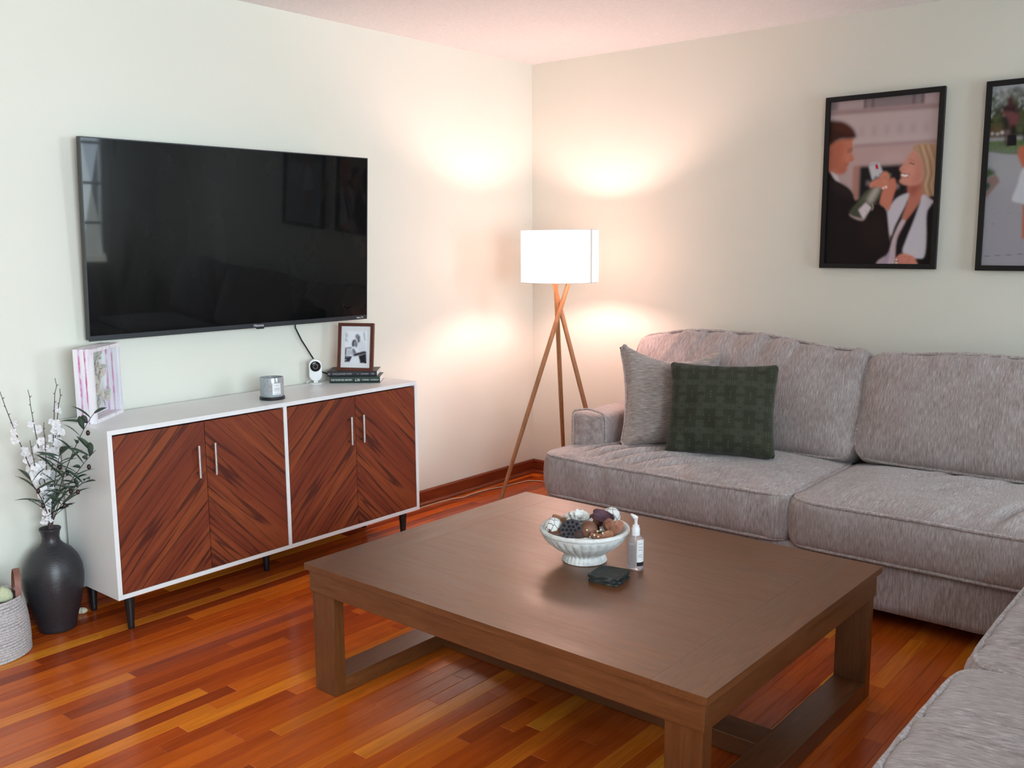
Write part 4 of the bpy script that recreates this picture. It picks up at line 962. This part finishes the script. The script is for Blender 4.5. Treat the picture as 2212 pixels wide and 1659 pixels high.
def leaf_mesh(L, w, bend=0.15, name='leaf'):
    n = 6; vs = []; fs = []
    for i in range(n+1):
        t = i/n; ww_ = w*math.sin(PI*min(1, t*0.96+0.03))**0.8; z = bend*L*math.sin(t*1.8)
        vs += [(t*L, -ww_/2, z+0.12*ww_), (t*L, 0, z), (t*L, ww_/2, z+0.12*ww_)]
    for i in range(n):
        for k in (0, 1): fs.append((i*3+k, i*3+k+1, i*3+k+4, i*3+k+3))
    m = MB().add(vs, fs).mesh(name); bm = bmesh.new(); bm.from_mesh(m)
    bmesh.ops.solidify(bm, geom=bm.faces, thickness=0.0004); bm.to_mesh(m); bm.free()
    for q in m.polygons: q.use_smooth = True
    return m
def flower_mesh(r, petals=6, name='flower'):
    m = MB()
    for k in range(petals):
        th = 2*PI*k/petals; c = Vector((math.cos(th), math.sin(th), 0))
        n = 5; vs = []
        for i in range(n):
            for j in range(n):
                u, v = i/(n-1), j/(n-1)*2-1
                rad = r*u; wd = r*0.62*math.sin(PI*min(1, u*0.9+0.06))**0.7*v
                h = r*(0.55*u-0.65*u*u+0.22*v*v*u)
                vs.append((c.x*rad-c.y*wd, c.y*rad+c.x*wd, h))
        m.add(vs, [(i*n+j, (i+1)*n+j, (i+1)*n+j+1, i*n+j+1) for i in range(n-1) for j in range(n-1)])
    m.lathe([(0, -0.05*r), (r*0.22, 0.02*r), (r*0.24, 0.22*r), (0, 0.36*r)], 8)
    me = m.mesh(name)
    for q in me.polygons: q.use_smooth = True
    return me
st = MB()
for i in range(7):
    x1 = 0.06+0.13*rb.random(); st.tube([(0.12+0.03*(rb.random()-0.5), 0.045, 0.03), (0.125, 0.04, 0.09), (x1, 0.04+0.01*rb.random(), 0.16+0.08*rb.random())], 0.0012, 5)
st.build('stems', stm, db)
lm, fm = leaf_mesh(0.034, 0.015), flower_mesh(0.017)
lm.materials.append(lf); fm.materials.append(fl); lm2 = leaf_mesh(0.026, 0.020); lm2.materials.append(fg)
for i in range(46):
    t = i/45; z = 0.06+0.185*t; hw = 0.028+0.055*math.sin(PI*min(1, t*0.75+0.1)); x = 0.122+(rb.random()*2-1)*hw
    o = bpy.data.objects.new('leaf', lm if i % 2 else lm2); COL.objects.link(o); o.parent = db
    o.location = (x, 0.033+0.018*rb.random(), z); o.rotation_euler = (PI/2+rb.uniform(-0.5, 0.5), rb.uniform(0, 2*PI), rb.uniform(-0.4, 0.4))
for i in range(11):
    o = bpy.data.objects.new('flower', fm); COL.objects.link(o); o.parent = db
    o.location = (0.122+rb.uniform(-0.065, 0.065), 0.024+0.008*rb.random(), 0.075+0.016*i); o.rotation_euler = (PI/2+rb.uniform(-0.4, 0.4), rb.uniform(0, 6), 0); o.scale = (rb.uniform(0.7, 1.2),)*3

# ------------------------------------------------------------------ vase with branches, basket
VX, VY = 0.125, -3.017
vm = N('charcoal_ceramic'); c = vm.n('ShaderNodeTexCoord'); sp = vm.n('ShaderNodeSeparateXYZ'); vm.l(c.outputs['Object'], sp.inputs[0])
rings = vm.math('SINE', vm.math('MULTIPLY', sp.outputs[2], 1100.0)); sn = vm.noise(c.outputs['Object'], 260, 3)
vm.set(Base_Color=vm.ramp(sn, [(0.35, (0.016, 0.016, 0.020)), (0.65, (0.030, 0.029, 0.034))]), Roughness=0.36); vm.bump(vm.math('ADD', rings, vm.math('MULTIPLY', sn, 2.0)), 0.12, 0.001)
vase = thing('floor_vase', 'charcoal ceramic floor vase with narrow neck beside the sideboard', 'vase', (VX, VY, 0))
MB().lathe([(0, 0.0), (0.062, 0.0), (0.066, 0.004), (0.068, 0.014), (0.069, 0.026), (0.078, 0.060), (0.092, 0.110), (0.102, 0.165), (0.104, 0.205), (0.100, 0.240), (0.088, 0.275), (0.068, 0.303), (0.044, 0.322), (0.033, 0.335), (0.030, 0.352), (0.033, 0.372), (0.038, 0.383), (0.037, 0.387), (0.033, 0.385), (0.026, 0.36), (0.026, 0.30), (0, 0.29)], 56).build('body', vm.m, vase, True)
bark = plain('twig_bark', (0.075, 0.050, 0.055), 0.85, var=0.3, scale=120); petal = plain('white_petal', (0.80, 0.78, 0.79), 0.7, var=0.05, scale=90)
green = plain('olive_leaf', (0.050, 0.085, 0.060), 0.6, var=0.3, scale=40); olive = plain('dark_olive', (0.030, 0.012, 0.012), 0.35, var=0.2)
def bez(a, b, c, d, n=18):
    out = []
    for i in range(n+1):
        t = i/n; out.append(Vector(a)*(1-t)**3+3*Vector(b)*t*(1-t)**2+3*Vector(c)*t*t*(1-t)+Vector(d)*t**3)
    return out
blos = flower_mesh(0.0165, 5, 'blossom'); blos.materials.append(petal)
leafm = leaf_mesh(0.092, 0.021, 0.18, 'leaf'); leafm.materials.append(green)
ov = MB().lathe([(0, -0.010), (0.005, -0.008), (0.0075, 0.0), (0.005, 0.008), (0, 0.010)], 12).mesh('olive'); ov.materials.append(olive)
for q in ov.polygons: q.use_smooth = True
rv = random.Random(21)
mouth = Vector((VX, VY, 0.34))
def keep(v):                       # stay clear of the wall and of the sideboard's side
    v.x = max(v.x, 0.022)
    if v.z < 0.80: v.y = min(v.y, -2.935)
    return v
BR = [((0.215, -3.185, 0.925), 'leftmost white blossom branch in the vase, leaning out to the left', 0.46, 11),
      ((0.190, -3.082, 0.915), 'second white blossom branch from the left in the vase, curling at its tip', 0.42, 11),
      ((0.190, -2.985, 0.945), 'tallest white blossom branch in the vase, upright, bare at its tip', 0.40, 13),
      ((0.185, -2.968, 0.905), 'white blossom branch just right of the tallest one in the vase', 0.50, 9),
      ((0.235, -3.055, 0.800), 'short white blossom branch in the middle of the vase bouquet', 0.08, 13),
      ((0.240, -3.110, 0.745), 'low white blossom branch at the left front of the vase bouquet', 0.02, 12)]
for i, (tip, lab, bare, nb) in enumerate(BR):
    e = thing('blossom_branch', lab, 'branch', (0, 0, 0), 0, 'white blossom branches in the vase')
    tip = Vector(tip); off = Vector((rv.uniform(-0.010, 0.010), rv.uniform(-0.010, 0.010), 0))
    b = mouth+off+Vector((0, 0, 0.16)); c = tip*0.75+(mouth+off)*0.25; c.z = tip.z-0.16
    path = [keep(v) for v in bez(mouth+off, b, c, tip)]
    path[-2:] = [keep(path[-2]+Vector((rv.uniform(-0.006, 0.006), rv.uniform(-0.008, 0.008), 0))), path[-1]]
    MB().tube(path, [0.0028*(1-0.65*k/len(path)) for k in range(len(path))], 6).build('stem', bark, e, True)
    for k in range(nb):
        t = 0.16+bare*0.4+(0.80-0.16-bare*0.4)*k/(nb-1); v = path[min(int(t*18), 17)]
        o = bpy.data.objects.new('blossom', blos); COL.objects.link(o); o.parent = e
        o.location = v+Vector((rv.uniform(-0.006, 0.012), rv.uniform(-0.013, 0.013), rv.uniform(-0.01, 0.01))); keep(o.location)
        o.rotation_euler = (rv.uniform(-0.6, 0.6), PI/2+rv.uniform(-0.7, 0.5), rv.uniform(-1.2, 0.6)); o.scale = (rv.uniform(0.8, 1.25),)*3
    for k in range(4):
        v = path[17-k]; o = MB().tube([v, v+Vector((0.002, (-1)**k*0.006, 0.005))], [0.0016, 0.0009], 5).build('bud', bark, e)
OL = [((0.400, -2.945, 0.845), 'olive sprig reaching highest to the right in the vase', 15), ((0.372, -2.945, 0.700), 'olive sprig arching towards the sideboard edge', 16), ((0.300, -2.950, 0.590), 'low olive sprig on the right of the vase bouquet', 15),
      ((0.27, -3.02, 0.70), 'olive sprig in the middle of the vase bouquet', 17), ((0.27, -3.135, 0.62), 'olive sprig on the left of the vase bouquet', 10)]
for i, (tip, lab, nl) in enumerate(OL):
    e = thing('olive_sprig', lab, 'sprig', (0, 0, 0), 0, 'olive sprigs in the vase')
    tip = Vector(tip); b = mouth+Vector((0.01*(i-2)/2, 0.006, 0.13)); c = tip*0.7+mouth*0.3; c.z = tip.z-0.06
    path = [keep(v) for v in bez(mouth, b, c, tip)]
    MB().tube(path, [0.0022*(1-0.6*k/len(path)) for k in range(len(path))], 6).build('stem', bark, e, True)
    for k in range(nl):
        t = 0.30+0.68*k/(nl-1); v = path[min(int(t*18), 18)]
        o = bpy.data.objects.new('leaf', leafm); COL.objects.link(o); o.parent = e
        o.location = v; side = -1 if k % 2 else 1
        yaw = (math.radians(-30)+side*math.radians(rv.uniform(45, 80)))+ (0 if k < nl-1 else -side*0.6)
        if v.z < 0.80 and math.sin(yaw)*0.095+v.y > -2.922: yaw = -abs(yaw)*0.6-0.2
        o.rotation_euler = (rv.uniform(-0.5, 0.5), -rv.uniform(0.0, 0.75), yaw); o.scale = (rv.uniform(0.75, 1.1),)*3
    for k in range(2):
        v = path[9+5*k]; o = bpy.data.objects.new('olive', ov); COL.objects.link(o); o.parent = e
        o.location = keep(v+Vector((0.014, rv.uniform(-0.012, 0.012), -0.012)))

bk = thing('rope_basket', 'pale rope-coil basket with brown leather handles at the left edge', 'basket', (0.170, -3.275, 0))
rm = N('grey_rope'); rn = rm.noise(rm.coord('Object', (160, 160, 500)), 1, 3, 0.6)
rm.set(Base_Color=rm.ramp(rn, [(0.32, (0.26, 0.23, 0.24)), (0.5, (0.50, 0.46, 0.46)), (0.68, (0.66, 0.63, 0.62))]), Roughness=0.9); rm.bump(rn, 0.5, 0.002)
nr = 21
for k in range(nr):
    t = k/(nr-1); r = 0.128+0.010*math.sin(PI*t*0.8)-0.022*t; z = 0.006+0.0098*k
    pts = [(r*math.cos(2*PI*i/48), r*math.sin(2*PI*i/48), z+0.0015*math.sin(2*PI*i/48*3+k)) for i in range(48)]
    MB().tube(pts, 0.0058, 8, closed=True).build('rope_coil', rm.m, bk, True)
MB().lathe([(0, 0.003), (0.124, 0.003), (0.124, 0.010), (0, 0.010)], 40).build('base_disc', rm.m, bk)
MB().lathe([(0.110, 0.01), (0.116, 0.10), (0.106, 0.196)], 40).build('lining', plain('dark_lining', (0.05, 0.035, 0.045), 0.9, var=0.2), bk, True)
lth = plain('brown_leather', (0.22, 0.085, 0.060), 0.55, var=0.15, scale=60)
def strap(th0):
    m = MB(); pts = []; n = 16
    for i in range(n+1):
        a = PI*i/n; pts.append((0.098+0.004*math.sin(a), 0.048*math.cos(a), 0.185+0.105*math.sin(a)**0.8))
    vs = []; fs = []
    for i, q in enumerate(pts):
        for dx in (-0.010, 0.010):
            for dn in (0, 0.003): vs.append((q[0]+dx, q[1], q[2]-dn))
    for i in range(n):
        a = i*4; b = a+4
        fs += [(a, b, b+2, a+2), (a+1, a+3, b+3, b+1), (a, a+1, b+1, b), (a+2, b+2, b+3, a+3)]
    o = m.add(vs, fs).build('leather_handle', lth, bk, True, sharp=40); o.rotation_euler = (0, 0, th0); return o
strap(math.radians(75)); strap(math.radians(255))
tb_ = plain('pale_green_felt', (0.52, 0.55, 0.36), 0.95, var=0.12, scale=120)
toy = thing('toy_ball', 'pale green fuzzy ball in the rope basket', 'ball', (0.205, -3.232, 0.202))
MB().lathe([(0.034*math.sin(PI*i/14), -0.034*math.cos(PI*i/14)) for i in range(15)], 28, fn=lambda r, z, t: (r*(1+0.05*math.sin(3*t)), z*1.08+0.004*math.cos(t))).build('felt', tb_, toy, True)
MB().tube([(0.03, 0.016, -0.014), (0.036, 0.024, -0.012), (0.040, 0.030, -0.004)], [0.004, 0.0035, 0.002], 6).build('stitched_tail', plain('dark_stitch', (0.03, 0.03, 0.035), 0.9, var=0.1), toy, True)
rd = MB().tube([(0.10, -3.36, 0.190), (0.14, -3.30, 0.212), (0.165, -3.262, 0.226)], [0.016, 0.015, 0.012], 12).build('chew_stick', plain('rust_brown', (0.36, 0.13, 0.07), 0.7, var=0.2), None, True)
tag(rd, 'rust-brown stick poking out of the rope basket', 'stick')
rc = thing('cream_pebble', 'small cream-coloured lump on the floor between vase and sideboard leg', 'pebble', (0.062, -2.893, 0))
MB().lathe([(0.011*math.sin(PI*i/10), 0.0125-0.0125*math.cos(PI*i/10)) for i in range(11)], 20, fn=lambda r, z, t: (r*(1.0+0.9*abs(math.cos(t))+0.10*math.sin(5*t)), z)).build('lump', plain('cream', (0.62, 0.58, 0.44), 0.8, var=0.1, scale=60), rc, True).rotation_euler = (0, 0, math.radians(35))

# ------------------------------------------------------------------ bowl of potpourri, bottle and coasters on the table
BXc, BYc = 1.925, -2.160
cm = N('white_stone'); cnz = cm.noise(cm.coord('Object', (40, 40, 40)), 1, 5, 0.65)
cm.set(Base_Color=cm.ramp(cnz, [(0.3, (0.58, 0.57, 0.55)), (0.6, (0.76, 0.76, 0.75))]), Roughness=0.75); cm.bump(cnz, 0.15, 0.002)
bowl = thing('footed_bowl', 'white fluted footed bowl filled with potpourri on the coffee table', 'bowl', (BXc, BYc, TZ))
prof = [(0, 0.0), (0.068, 0.0), (0.072, 0.002), (0.071, 0.010), (0.066, 0.020), (0.063, 0.024), (0.075, 0.034), (0.097, 0.048), (0.117, 0.064), (0.131, 0.082), (0.1365, 0.094)]
flutes = 30
def flute(r, z, t):
    if z < 0.001 or r < 0.05: return r, z
    a = abs(math.sin(t*flutes/2)); d = 0.0062*(a**0.6) if z > 0.022 else 0.0024*a**0.6
    k = smooth(0.0, 0.006, z)*(1-smooth(0.080, 0.094, z))
    return r-0.0045*k+d*k, z
fine = []
for (r0, z0), (r1, z1_) in zip(prof[:-1], prof[1:]):
    fine += [(r0+(r1-r0)*i/3, z0+(z1_-z0)*i/3) for i in range(3)]
fine.append(prof[-1])
MB().lathe(fine, 272, fn=flute).build('fluted_body', cm.m, bowl, True)
MB().lathe([(0.1365, 0.0935), (0.1410, 0.096), (0.1420, 0.102), (0.1405, 0.107), (0.1340, 0.1085), (0.1275, 0.106), (0.124, 0.100), (0.110, 0.080), (0.085, 0.058), (0.05, 0.050), (0, 0.048)], 72).build('rim', cm.m, bowl, True)
def blob(name, label, cat, r, loc, mat, sc=(1, 1, 1), lump=0.0, fr=3.0, seed=0.0, rot=(0, 0, 0), group='potpourri in the white bowl', detail=3):
    e = thing(name, label, cat, (BXc+loc[0], BYc+loc[1], TZ+loc[2]), 0, group); e.rotation_euler = rot
    bm = bmesh.new(); bmesh.ops.create_icosphere(bm, subdivisions=detail, radius=1.0)
    for v in bm.verts:
        k = 1+lump*nz3(v.co.x*fr+seed, v.co.y*fr, v.co.z*fr); v.co = Vector((v.co.x*sc[0], v.co.y*sc[1], v.co.z*sc[2]))*r*k
    me = bpy.data.meshes.new('skin'); bm.to_mesh(me); bm.free()
    link('skin', me, mat, e, True); return e
vd = Vector((3.605-BXc, -4.53-BYc, 0)).normalized(); rt = Vector((vd.y, -vd.x, 0))*-1
def at(r, f, z): v = rt*r+vd*f; return (v.x, v.y, z)      # right / towards the viewer / height, inside the bowl
pw = N('painted_white_ball'); pv = pw.n('ShaderNodeTexCoord'); wvn = pw.n('ShaderNodeTexVoronoi', feature='DISTANCE_TO_EDGE'); wvn.inputs['Scale'].default_value = 55.0
pw.l(pw.coord('Object', (1, 1, 0.55)), wvn.inputs['Vector']); pw.set(Base_Color=pw.ramp(wvn.outputs['Distance'], [(0.02, (0.12, 0.11, 0.10)), (0.06, (0.74, 0.74, 0.72))]), Roughness=0.7)
brw = plain('brown_seed', (0.16, 0.062, 0.036), 0.55, var=0.35, scale=30); brd = plain('dark_husk', (0.045, 0.022, 0.018), 0.8, var=0.4, scale=50)
coc = N('coconut_fibre'); f_ = coc.noise(coc.coord('Object', (30, 220, 30)), 1, 4, 0.6); coc.set(Base_Color=coc.ramp(f_, [(0.3, (0.13, 0.045, 0.026)), (0.55, (0.30, 0.125, 0.075)), (0.72, (0.44, 0.22, 0.15))]), Roughness=0.9); coc.bump(f_, 0.5, 0.002)
pur = plain('purple_petal', (0.085, 0.034, 0.048), 0.75, var=0.35, scale=50); lot = plain('lotus_husk', (0.060, 0.053, 0.062), 0.85, var=0.25, scale=70); hol = plain('lotus_hole', (0.005, 0.004, 0.006), 0.9, var=0.1)
wood = plain('dried_peel', (0.34, 0.155, 0.085), 0.8, var=0.3, scale=70); cream = plain('dried_white_flower', (0.76, 0.75, 0.72), 0.85, var=0.06, scale=80)
bed = blob('husk_bed', 'dark layer of husks and bark filling the white bowl', 'husks', 0.1, (0, 0, 0.082), brd, (1.12, 1.12, 0.14), 0.25, 9.0, 3.0, group=None, detail=4)
blob('decor_ball', 'white ball with dark scribbled veins at the left side of the bowl', 'ball', 0.029, at(-0.098, 0.020, 0.112), pw.m)
blob('decor_ball', 'white ball with dark scribbled veins at the back right of the bowl', 'ball', 0.029, at(0.085, -0.045, 0.130), pw.m)
blob('seed_ball', 'round smooth brown seed ball beside the lotus pod in the bowl', 'ball', 0.0285, at(0.012, 0.050, 0.112), brw, (1, 1, 1.05), 0.04, 2.0)
blob('seed_ball', 'half-hidden dark brown ball behind the lotus pod in the bowl', 'ball', 0.026, at(-0.020, 0.055, 0.096), brd, (1, 1, 1), 0.08, 3.0)
blob('seed_ball', 'brown husk ball at the back of the bowl behind the purple petals', 'ball', 0.026, at(0.040, -0.040, 0.118), brw, (1.1, 1, 0.9), 0.2, 3.0, 5.0)
blob('seed_ball', 'brown husk piece at the back left of the bowl near the white flower', 'ball', 0.024, at(-0.052, -0.050, 0.108), wood, (1.5, 0.8, 0.5), 0.3, 3.0, 6.0)
# heart-shaped coconut piece
e = thing('fibre_heart', 'heart-shaped reddish brown fibre piece at the right side of the bowl', 'heart', (BXc+at(0.088, 0.035, 0)[0], BYc+at(0.088, 0.035, 0)[1], TZ+0.116), math.atan2(vd.y, vd.x)+PI/2, 'potpourri in the white bowl')
hp = []
for i in range(40):
    t = 2*PI*i/40; hp.append((0.0021*16*math.sin(t)**3*0.95, 0.0021*(13*math.cos(t)-5*math.cos(2*t)-2*math.cos(3*t)-math.cos(4*t))))
MB().prism(hp, 'y', -0.011, 0.011).build('fibre', coc.m, e, True, bevel=0.006, seg=3, sharp=60).rotation_euler = (math.radians(-28), math.radians(12), math.radians(14))
# lotus pod
e = thing('lotus_pod', 'dark grey dried lotus pod with round holes at the front of the bowl', 'pod', (BXc+at(-0.040, 0.052, 0)[0], BYc+at(-0.040, 0.052, 0)[1], TZ+0.108), 0, 'potpourri in the white bowl')
nrm = (vd*0.86+Vector((0, 0, 0.42))+rt*-0.1).normalized(); e.rotation_euler = nrm.to_track_quat('Z', 'Y').to_euler()
MB().lathe([(0, -0.034), (0.010, -0.030), (0.020, -0.015), (0.030, 0.0), (0.035, 0.010), (0.0355, 0.014), (0.033, 0.0158), (0.025, 0.0172), (0.013, 0.0180), (0, 0.0182)], 36, fn=lambda r, z, t: (r*(1+0.02*math.sin(9*t)), z)).build('seed_head', lot, e, True)
spots = [(0, 0)]+[(0.0130*math.cos(2*PI*k/6), 0.0130*math.sin(2*PI*k/6)) for k in range(6)]+[(0.0256*math.cos(2*PI*k/11+0.3), 0.0256*math.sin(2*PI*k/11+0.3)) for k in range(11)]
for (a, b) in spots:
    MB().tube([(a+0.0056*math.cos(2*PI*i/14), b+0.0056*math.sin(2*PI*i/14), 0.0182-1.6*(a*a+b*b)) for i in range(14)], 0.0011, 5, closed=True).build('hole_rim', lot, e, True)
    MB().lathe([(0, 0.0), (0.0050, 0.0), (0.0050, 0.0007), (0, 0.0007)], 14, (a, b, 0.0182-1.6*(a*a+b*b))).build('seed_hole', hol, e)
# ruffled white flower
e = thing('white_dried_flower', 'ruffled white dried flower at the back of the bowl', 'flower', (BXc+at(-0.018, -0.028, 0)[0], BYc+at(-0.018, -0.028, 0)[1], TZ+0.118), 0, 'potpourri in the white bowl'); e.rotation_euler = (0.15, 0.25, 0)
rw = random.Random(3)
for layer, (n, r, el) in enumerate(((9, 0.046, 0.25), (8, 0.038, 0.6), (7, 0.028, 0.95), (4, 0.018, 1.25))):
    for k in range(n):
        th = 2*PI*(k+0.5*layer)/n+rw.uniform(-0.15, 0.15); vs = []; m_ = 7; sd = rw.random()*50
        for i in range(m_):
            for j in range(m_):
                u, v = i/(m_-1), j/(m_-1)*2-1
                rad = r*u; wd = r*0.55*v*math.sin(PI*min(1, 0.15+u*0.6)); rz = rad*math.sin(el)+0.006*nz3(v*3+sd, u*3, sd)*u*2; rr = rad*math.cos(el)*(1-0.1*v*v)
                vs.append((rr*math.cos(th)-wd*math.sin(th), rr*math.sin(th)+wd*math.cos(th), rz))
        MB().add(vs, [(i*m_+j, (i+1)*m_+j, (i+1)*m_+j+1, i*m_+j+1) for i in range(m_-1) for j in range(m_-1)]).build('petal', cream, e, True)
# curled petals and peels
def curl(name, label, loc, mat, L, w, rot, seed, cat):
    e = thing(name, label, cat, (BXc+loc[0], BYc+loc[1], TZ+loc[2]), 0, 'potpourri in the white bowl'); e.rotation_euler = rot
    vs = []; n = 9
    for i in range(n):
        for j in range(n):
            u, v = i/(n-1)*2-1, j/(n-1)*2-1
            wd = w*(1-0.55*u*u); x = L*u*(1+0.1*nz3(v*2+seed, u, seed)); z = 0.35*w*v*v*1.5+0.18*L*u*u+0.006*nz3(u*3+seed, v*3, seed)
            vs.append((x, wd*v, z))
    me = MB().add(vs, [(i*n+j, (i+1)*n+j, (i+1)*n+j+1, i*n+j+1) for i in range(n-1) for j in range(n-1)]).mesh()
    bm = bmesh.new(); bm.from_mesh(me); bmesh.ops.solidify(bm, geom=bm.faces, thickness=0.002); bm.to_mesh(me); bm.free()
    link('curled_skin', me, mat, e, True)
curl('purple_petal', 'curled dark purple petal in front of the white veined ball', at(0.052, -0.012, 0.133), pur, 0.030, 0.024, (0.7, 0.3, 0.6), 1.0, 'petal')
curl('purple_petal', 'second dark purple petal drooping towards the fibre heart', at(0.075, -0.012, 0.124), pur, 0.026, 0.020, (0.9, -0.4, 0.2), 4.0, 'petal')
curl('dried_peel', 'pointed orange-brown peel sticking up at the left back of the bowl', at(-0.083, -0.022, 0.122), wood, 0.022, 0.013, (1.1, 0.4, 0.3), 2.0, 'peel')
curl('dried_peel', 'brown peel lying under the left veined ball', at(-0.085, 0.052, 0.100), brw, 0.026, 0.016, (0.4, -0.1, 0.5), 3.0, 'peel')
curl('dried_peel', 'small orange-brown peel at the front right of the bowl', at(0.070, 0.080, 0.105), wood, 0.018, 0.013, (0.9, -0.3, 0.8), 5.0, 'peel')
curl('dried_peel', 'reddish peel at the front centre of the bowl', at(0.038, 0.088, 0.101), coc.m, 0.022, 0.012, (0.5, 0.1, 0.6), 6.0, 'peel')
tw = thing('berry_sprig', 'tiny sprig of cream berries at the front of the bowl', 'sprig', (BXc+at(0.035, 0.080, 0)[0], BYc+at(0.035, 0.080, 0)[1], TZ+0.113), 0, 'potpourri in the white bowl')
bp = plain('cream_berry', (0.66, 0.56, 0.36), 0.5, var=0.1)
for k, (a, b, c_) in enumerate(((-0.028, 0.0, 0.008), (-0.018, 0.008, -0.010), (-0.006, 0.012, -0.004), (0.004, 0.004, 0.006), (0.014, 0.0, 0.010), (0.020, 0.008, 0.002), (0.006, 0.014, -0.008))):
    v = rt*a+vd*b; MB().lathe([(0, -0.0036), (0.0025, -0.0025), (0.0036, 0), (0.0025, 0.0025), (0, 0.0036)], 10, (v.x, v.y, c_)).build('berry', bp, tw, True)
    MB().tube([(v.x, v.y, c_), (v.x*0.3, v.y*0.3, c_-0.010)], 0.0007, 5).build('twig', brw, tw)

# hand sanitiser bottle
bt_ = thing('pump_bottle', 'small clear pump bottle of gel standing beside the bowl', 'bottle', (2.098, -2.135, TZ), math.atan2(-4.53+2.135, 3.605-2.098)-0.35)
clr = N('clear_plastic'); clr.set(Base_Color=(0.97, 0.96, 0.98), Roughness=0.06, Transmission_Weight=0.85); clr.b.inputs['IOR'].default_value = 1.25
gel = N('clear_gel'); gel.set(Base_Color=(0.80, 0.76, 0.80), Roughness=0.05, Transmission_Weight=0.8); gel.b.inputs['IOR'].default_value = 1.33
def ovl(k=0.78):
    return lambda r, z, t: (r*(1.0 if r < 0.014 else math.hypot(math.cos(t)*k, math.sin(t))), z)
MB().lathe([(0, 0.0), (0.021, 0.0), (0.0238, 0.003), (0.0243, 0.010), (0.0243, 0.092), (0.0225, 0.101), (0.015, 0.108), (0.0095, 0.111), (0.0092, 0.116)], 40, fn=ovl()).build('bottle_body', clr.m, bt_, True)
MB().lathe([(0, 0.003), (0.0205, 0.003), (0.0222, 0.008), (0.0222, 0.080), (0, 0.080)], 40, fn=ovl()).build('gel', gel.m, bt_, True, sharp=40)
wp = plain('frosted_white', (0.76, 0.76, 0.78), 0.35, var=0.02)
MB().lathe([(0, 0.108), (0.0125, 0.108), (0.0128, 0.130), (0.0105, 0.1325), (0.0100, 0.139), (0.0055, 0.141), (0.0045, 0.148), (0.0058, 0.160), (0.0070, 0.163), (0, 0.164)], 28).build('pump_cap', wp, bt_, True, sharp=45)
MB().tube([(0.0, 0.003, 0.160), (0.0, -0.006, 0.1655), (0.0, -0.016, 0.172)], [0.0072, 0.0065, 0.0032], 12).build('spout', wp, bt_, True)
MB().tube([(0, 0, 0.108), (0.002, 0.001, 0.06), (0.004, 0.0, 0.012)], 0.0018, 8).build('dip_tube', wp, bt_, True)
def oval_patch(name, t0, t1, z0, z1, mat, r=0.0246, n=12):
    k = ovl(); vs = []
    for z in (z0, z1):
        for i in range(n+1):
            t = t0+(t1-t0)*i/n; rr = k(r, z, t)[0]+0.0002; vs.append((rr*math.cos(t), rr*math.sin(t), z))
    MB().add(vs, [(i, i+1, n+2+i, n+1+i) for i in range(n)]).build(name, mat, bt_, True)
oval_patch('label', 0.55, 2.4, 0.028, 0.098, MAT['print_white']); oval_patch('label_band', 0.55, 2.4, 0.016, 0.028, MAT['gap'])
for z in (0.085, 0.074, 0.066, 0.050, 0.044): oval_patch('label_line', 0.75, 1.35, z, z+0.002, MAT['print_grey'], 0.0249, 6)

# slate coasters, stacked a little askew
slate = N('black_slate'); s_n = slate.noise(slate.coord('Object', (40, 40, 40)), 1, 5, 0.65); s_w = slate.noise(slate.coord('Object', (22, 60, 10)), 1, 4, 0.6, 1.5)
slate.set(Base_Color=slate.ramp(s_w, [(0.35, (0.008, 0.010, 0.010)), (0.55, (0.022, 0.026, 0.025)), (0.68, (0.085, 0.092, 0.088))]), Roughness=0.55); slate.bump(s_n, 0.5, 0.003)
rs = random.Random(9)
CL = ['slate coaster at the bottom of the stack by the bowl', 'second slate coaster from the bottom of the stack', 'third slate coaster from the bottom of the stack', 'topmost slate coaster of the stack, with worn grey patch']
for k in range(4):
    e = thing('coaster', CL[k], 'coaster', (2.088+rs.uniform(-0.003, 0.003), -2.262+rs.uniform(-0.003, 0.003), TZ+0.0003+0.0062*k), math.radians(8+(0, 9, -4, 3)[k]), 'slate coasters in a stack')
    n = 44; pts = []
    for i in range(n):
        t = 2*PI*i/n; c_, s_ = math.cos(t), math.sin(t); q = 0.049/max(abs(c_), abs(s_)); q = min(q, 0.0635)+0.0016*nz3(c_*4+k*7, s_*4, k); pts.append((q*c_, q*s_))
    MB().prism(pts, 'z', 0, 0.006).build('slab', slate.m, e, bevel=0.0009)
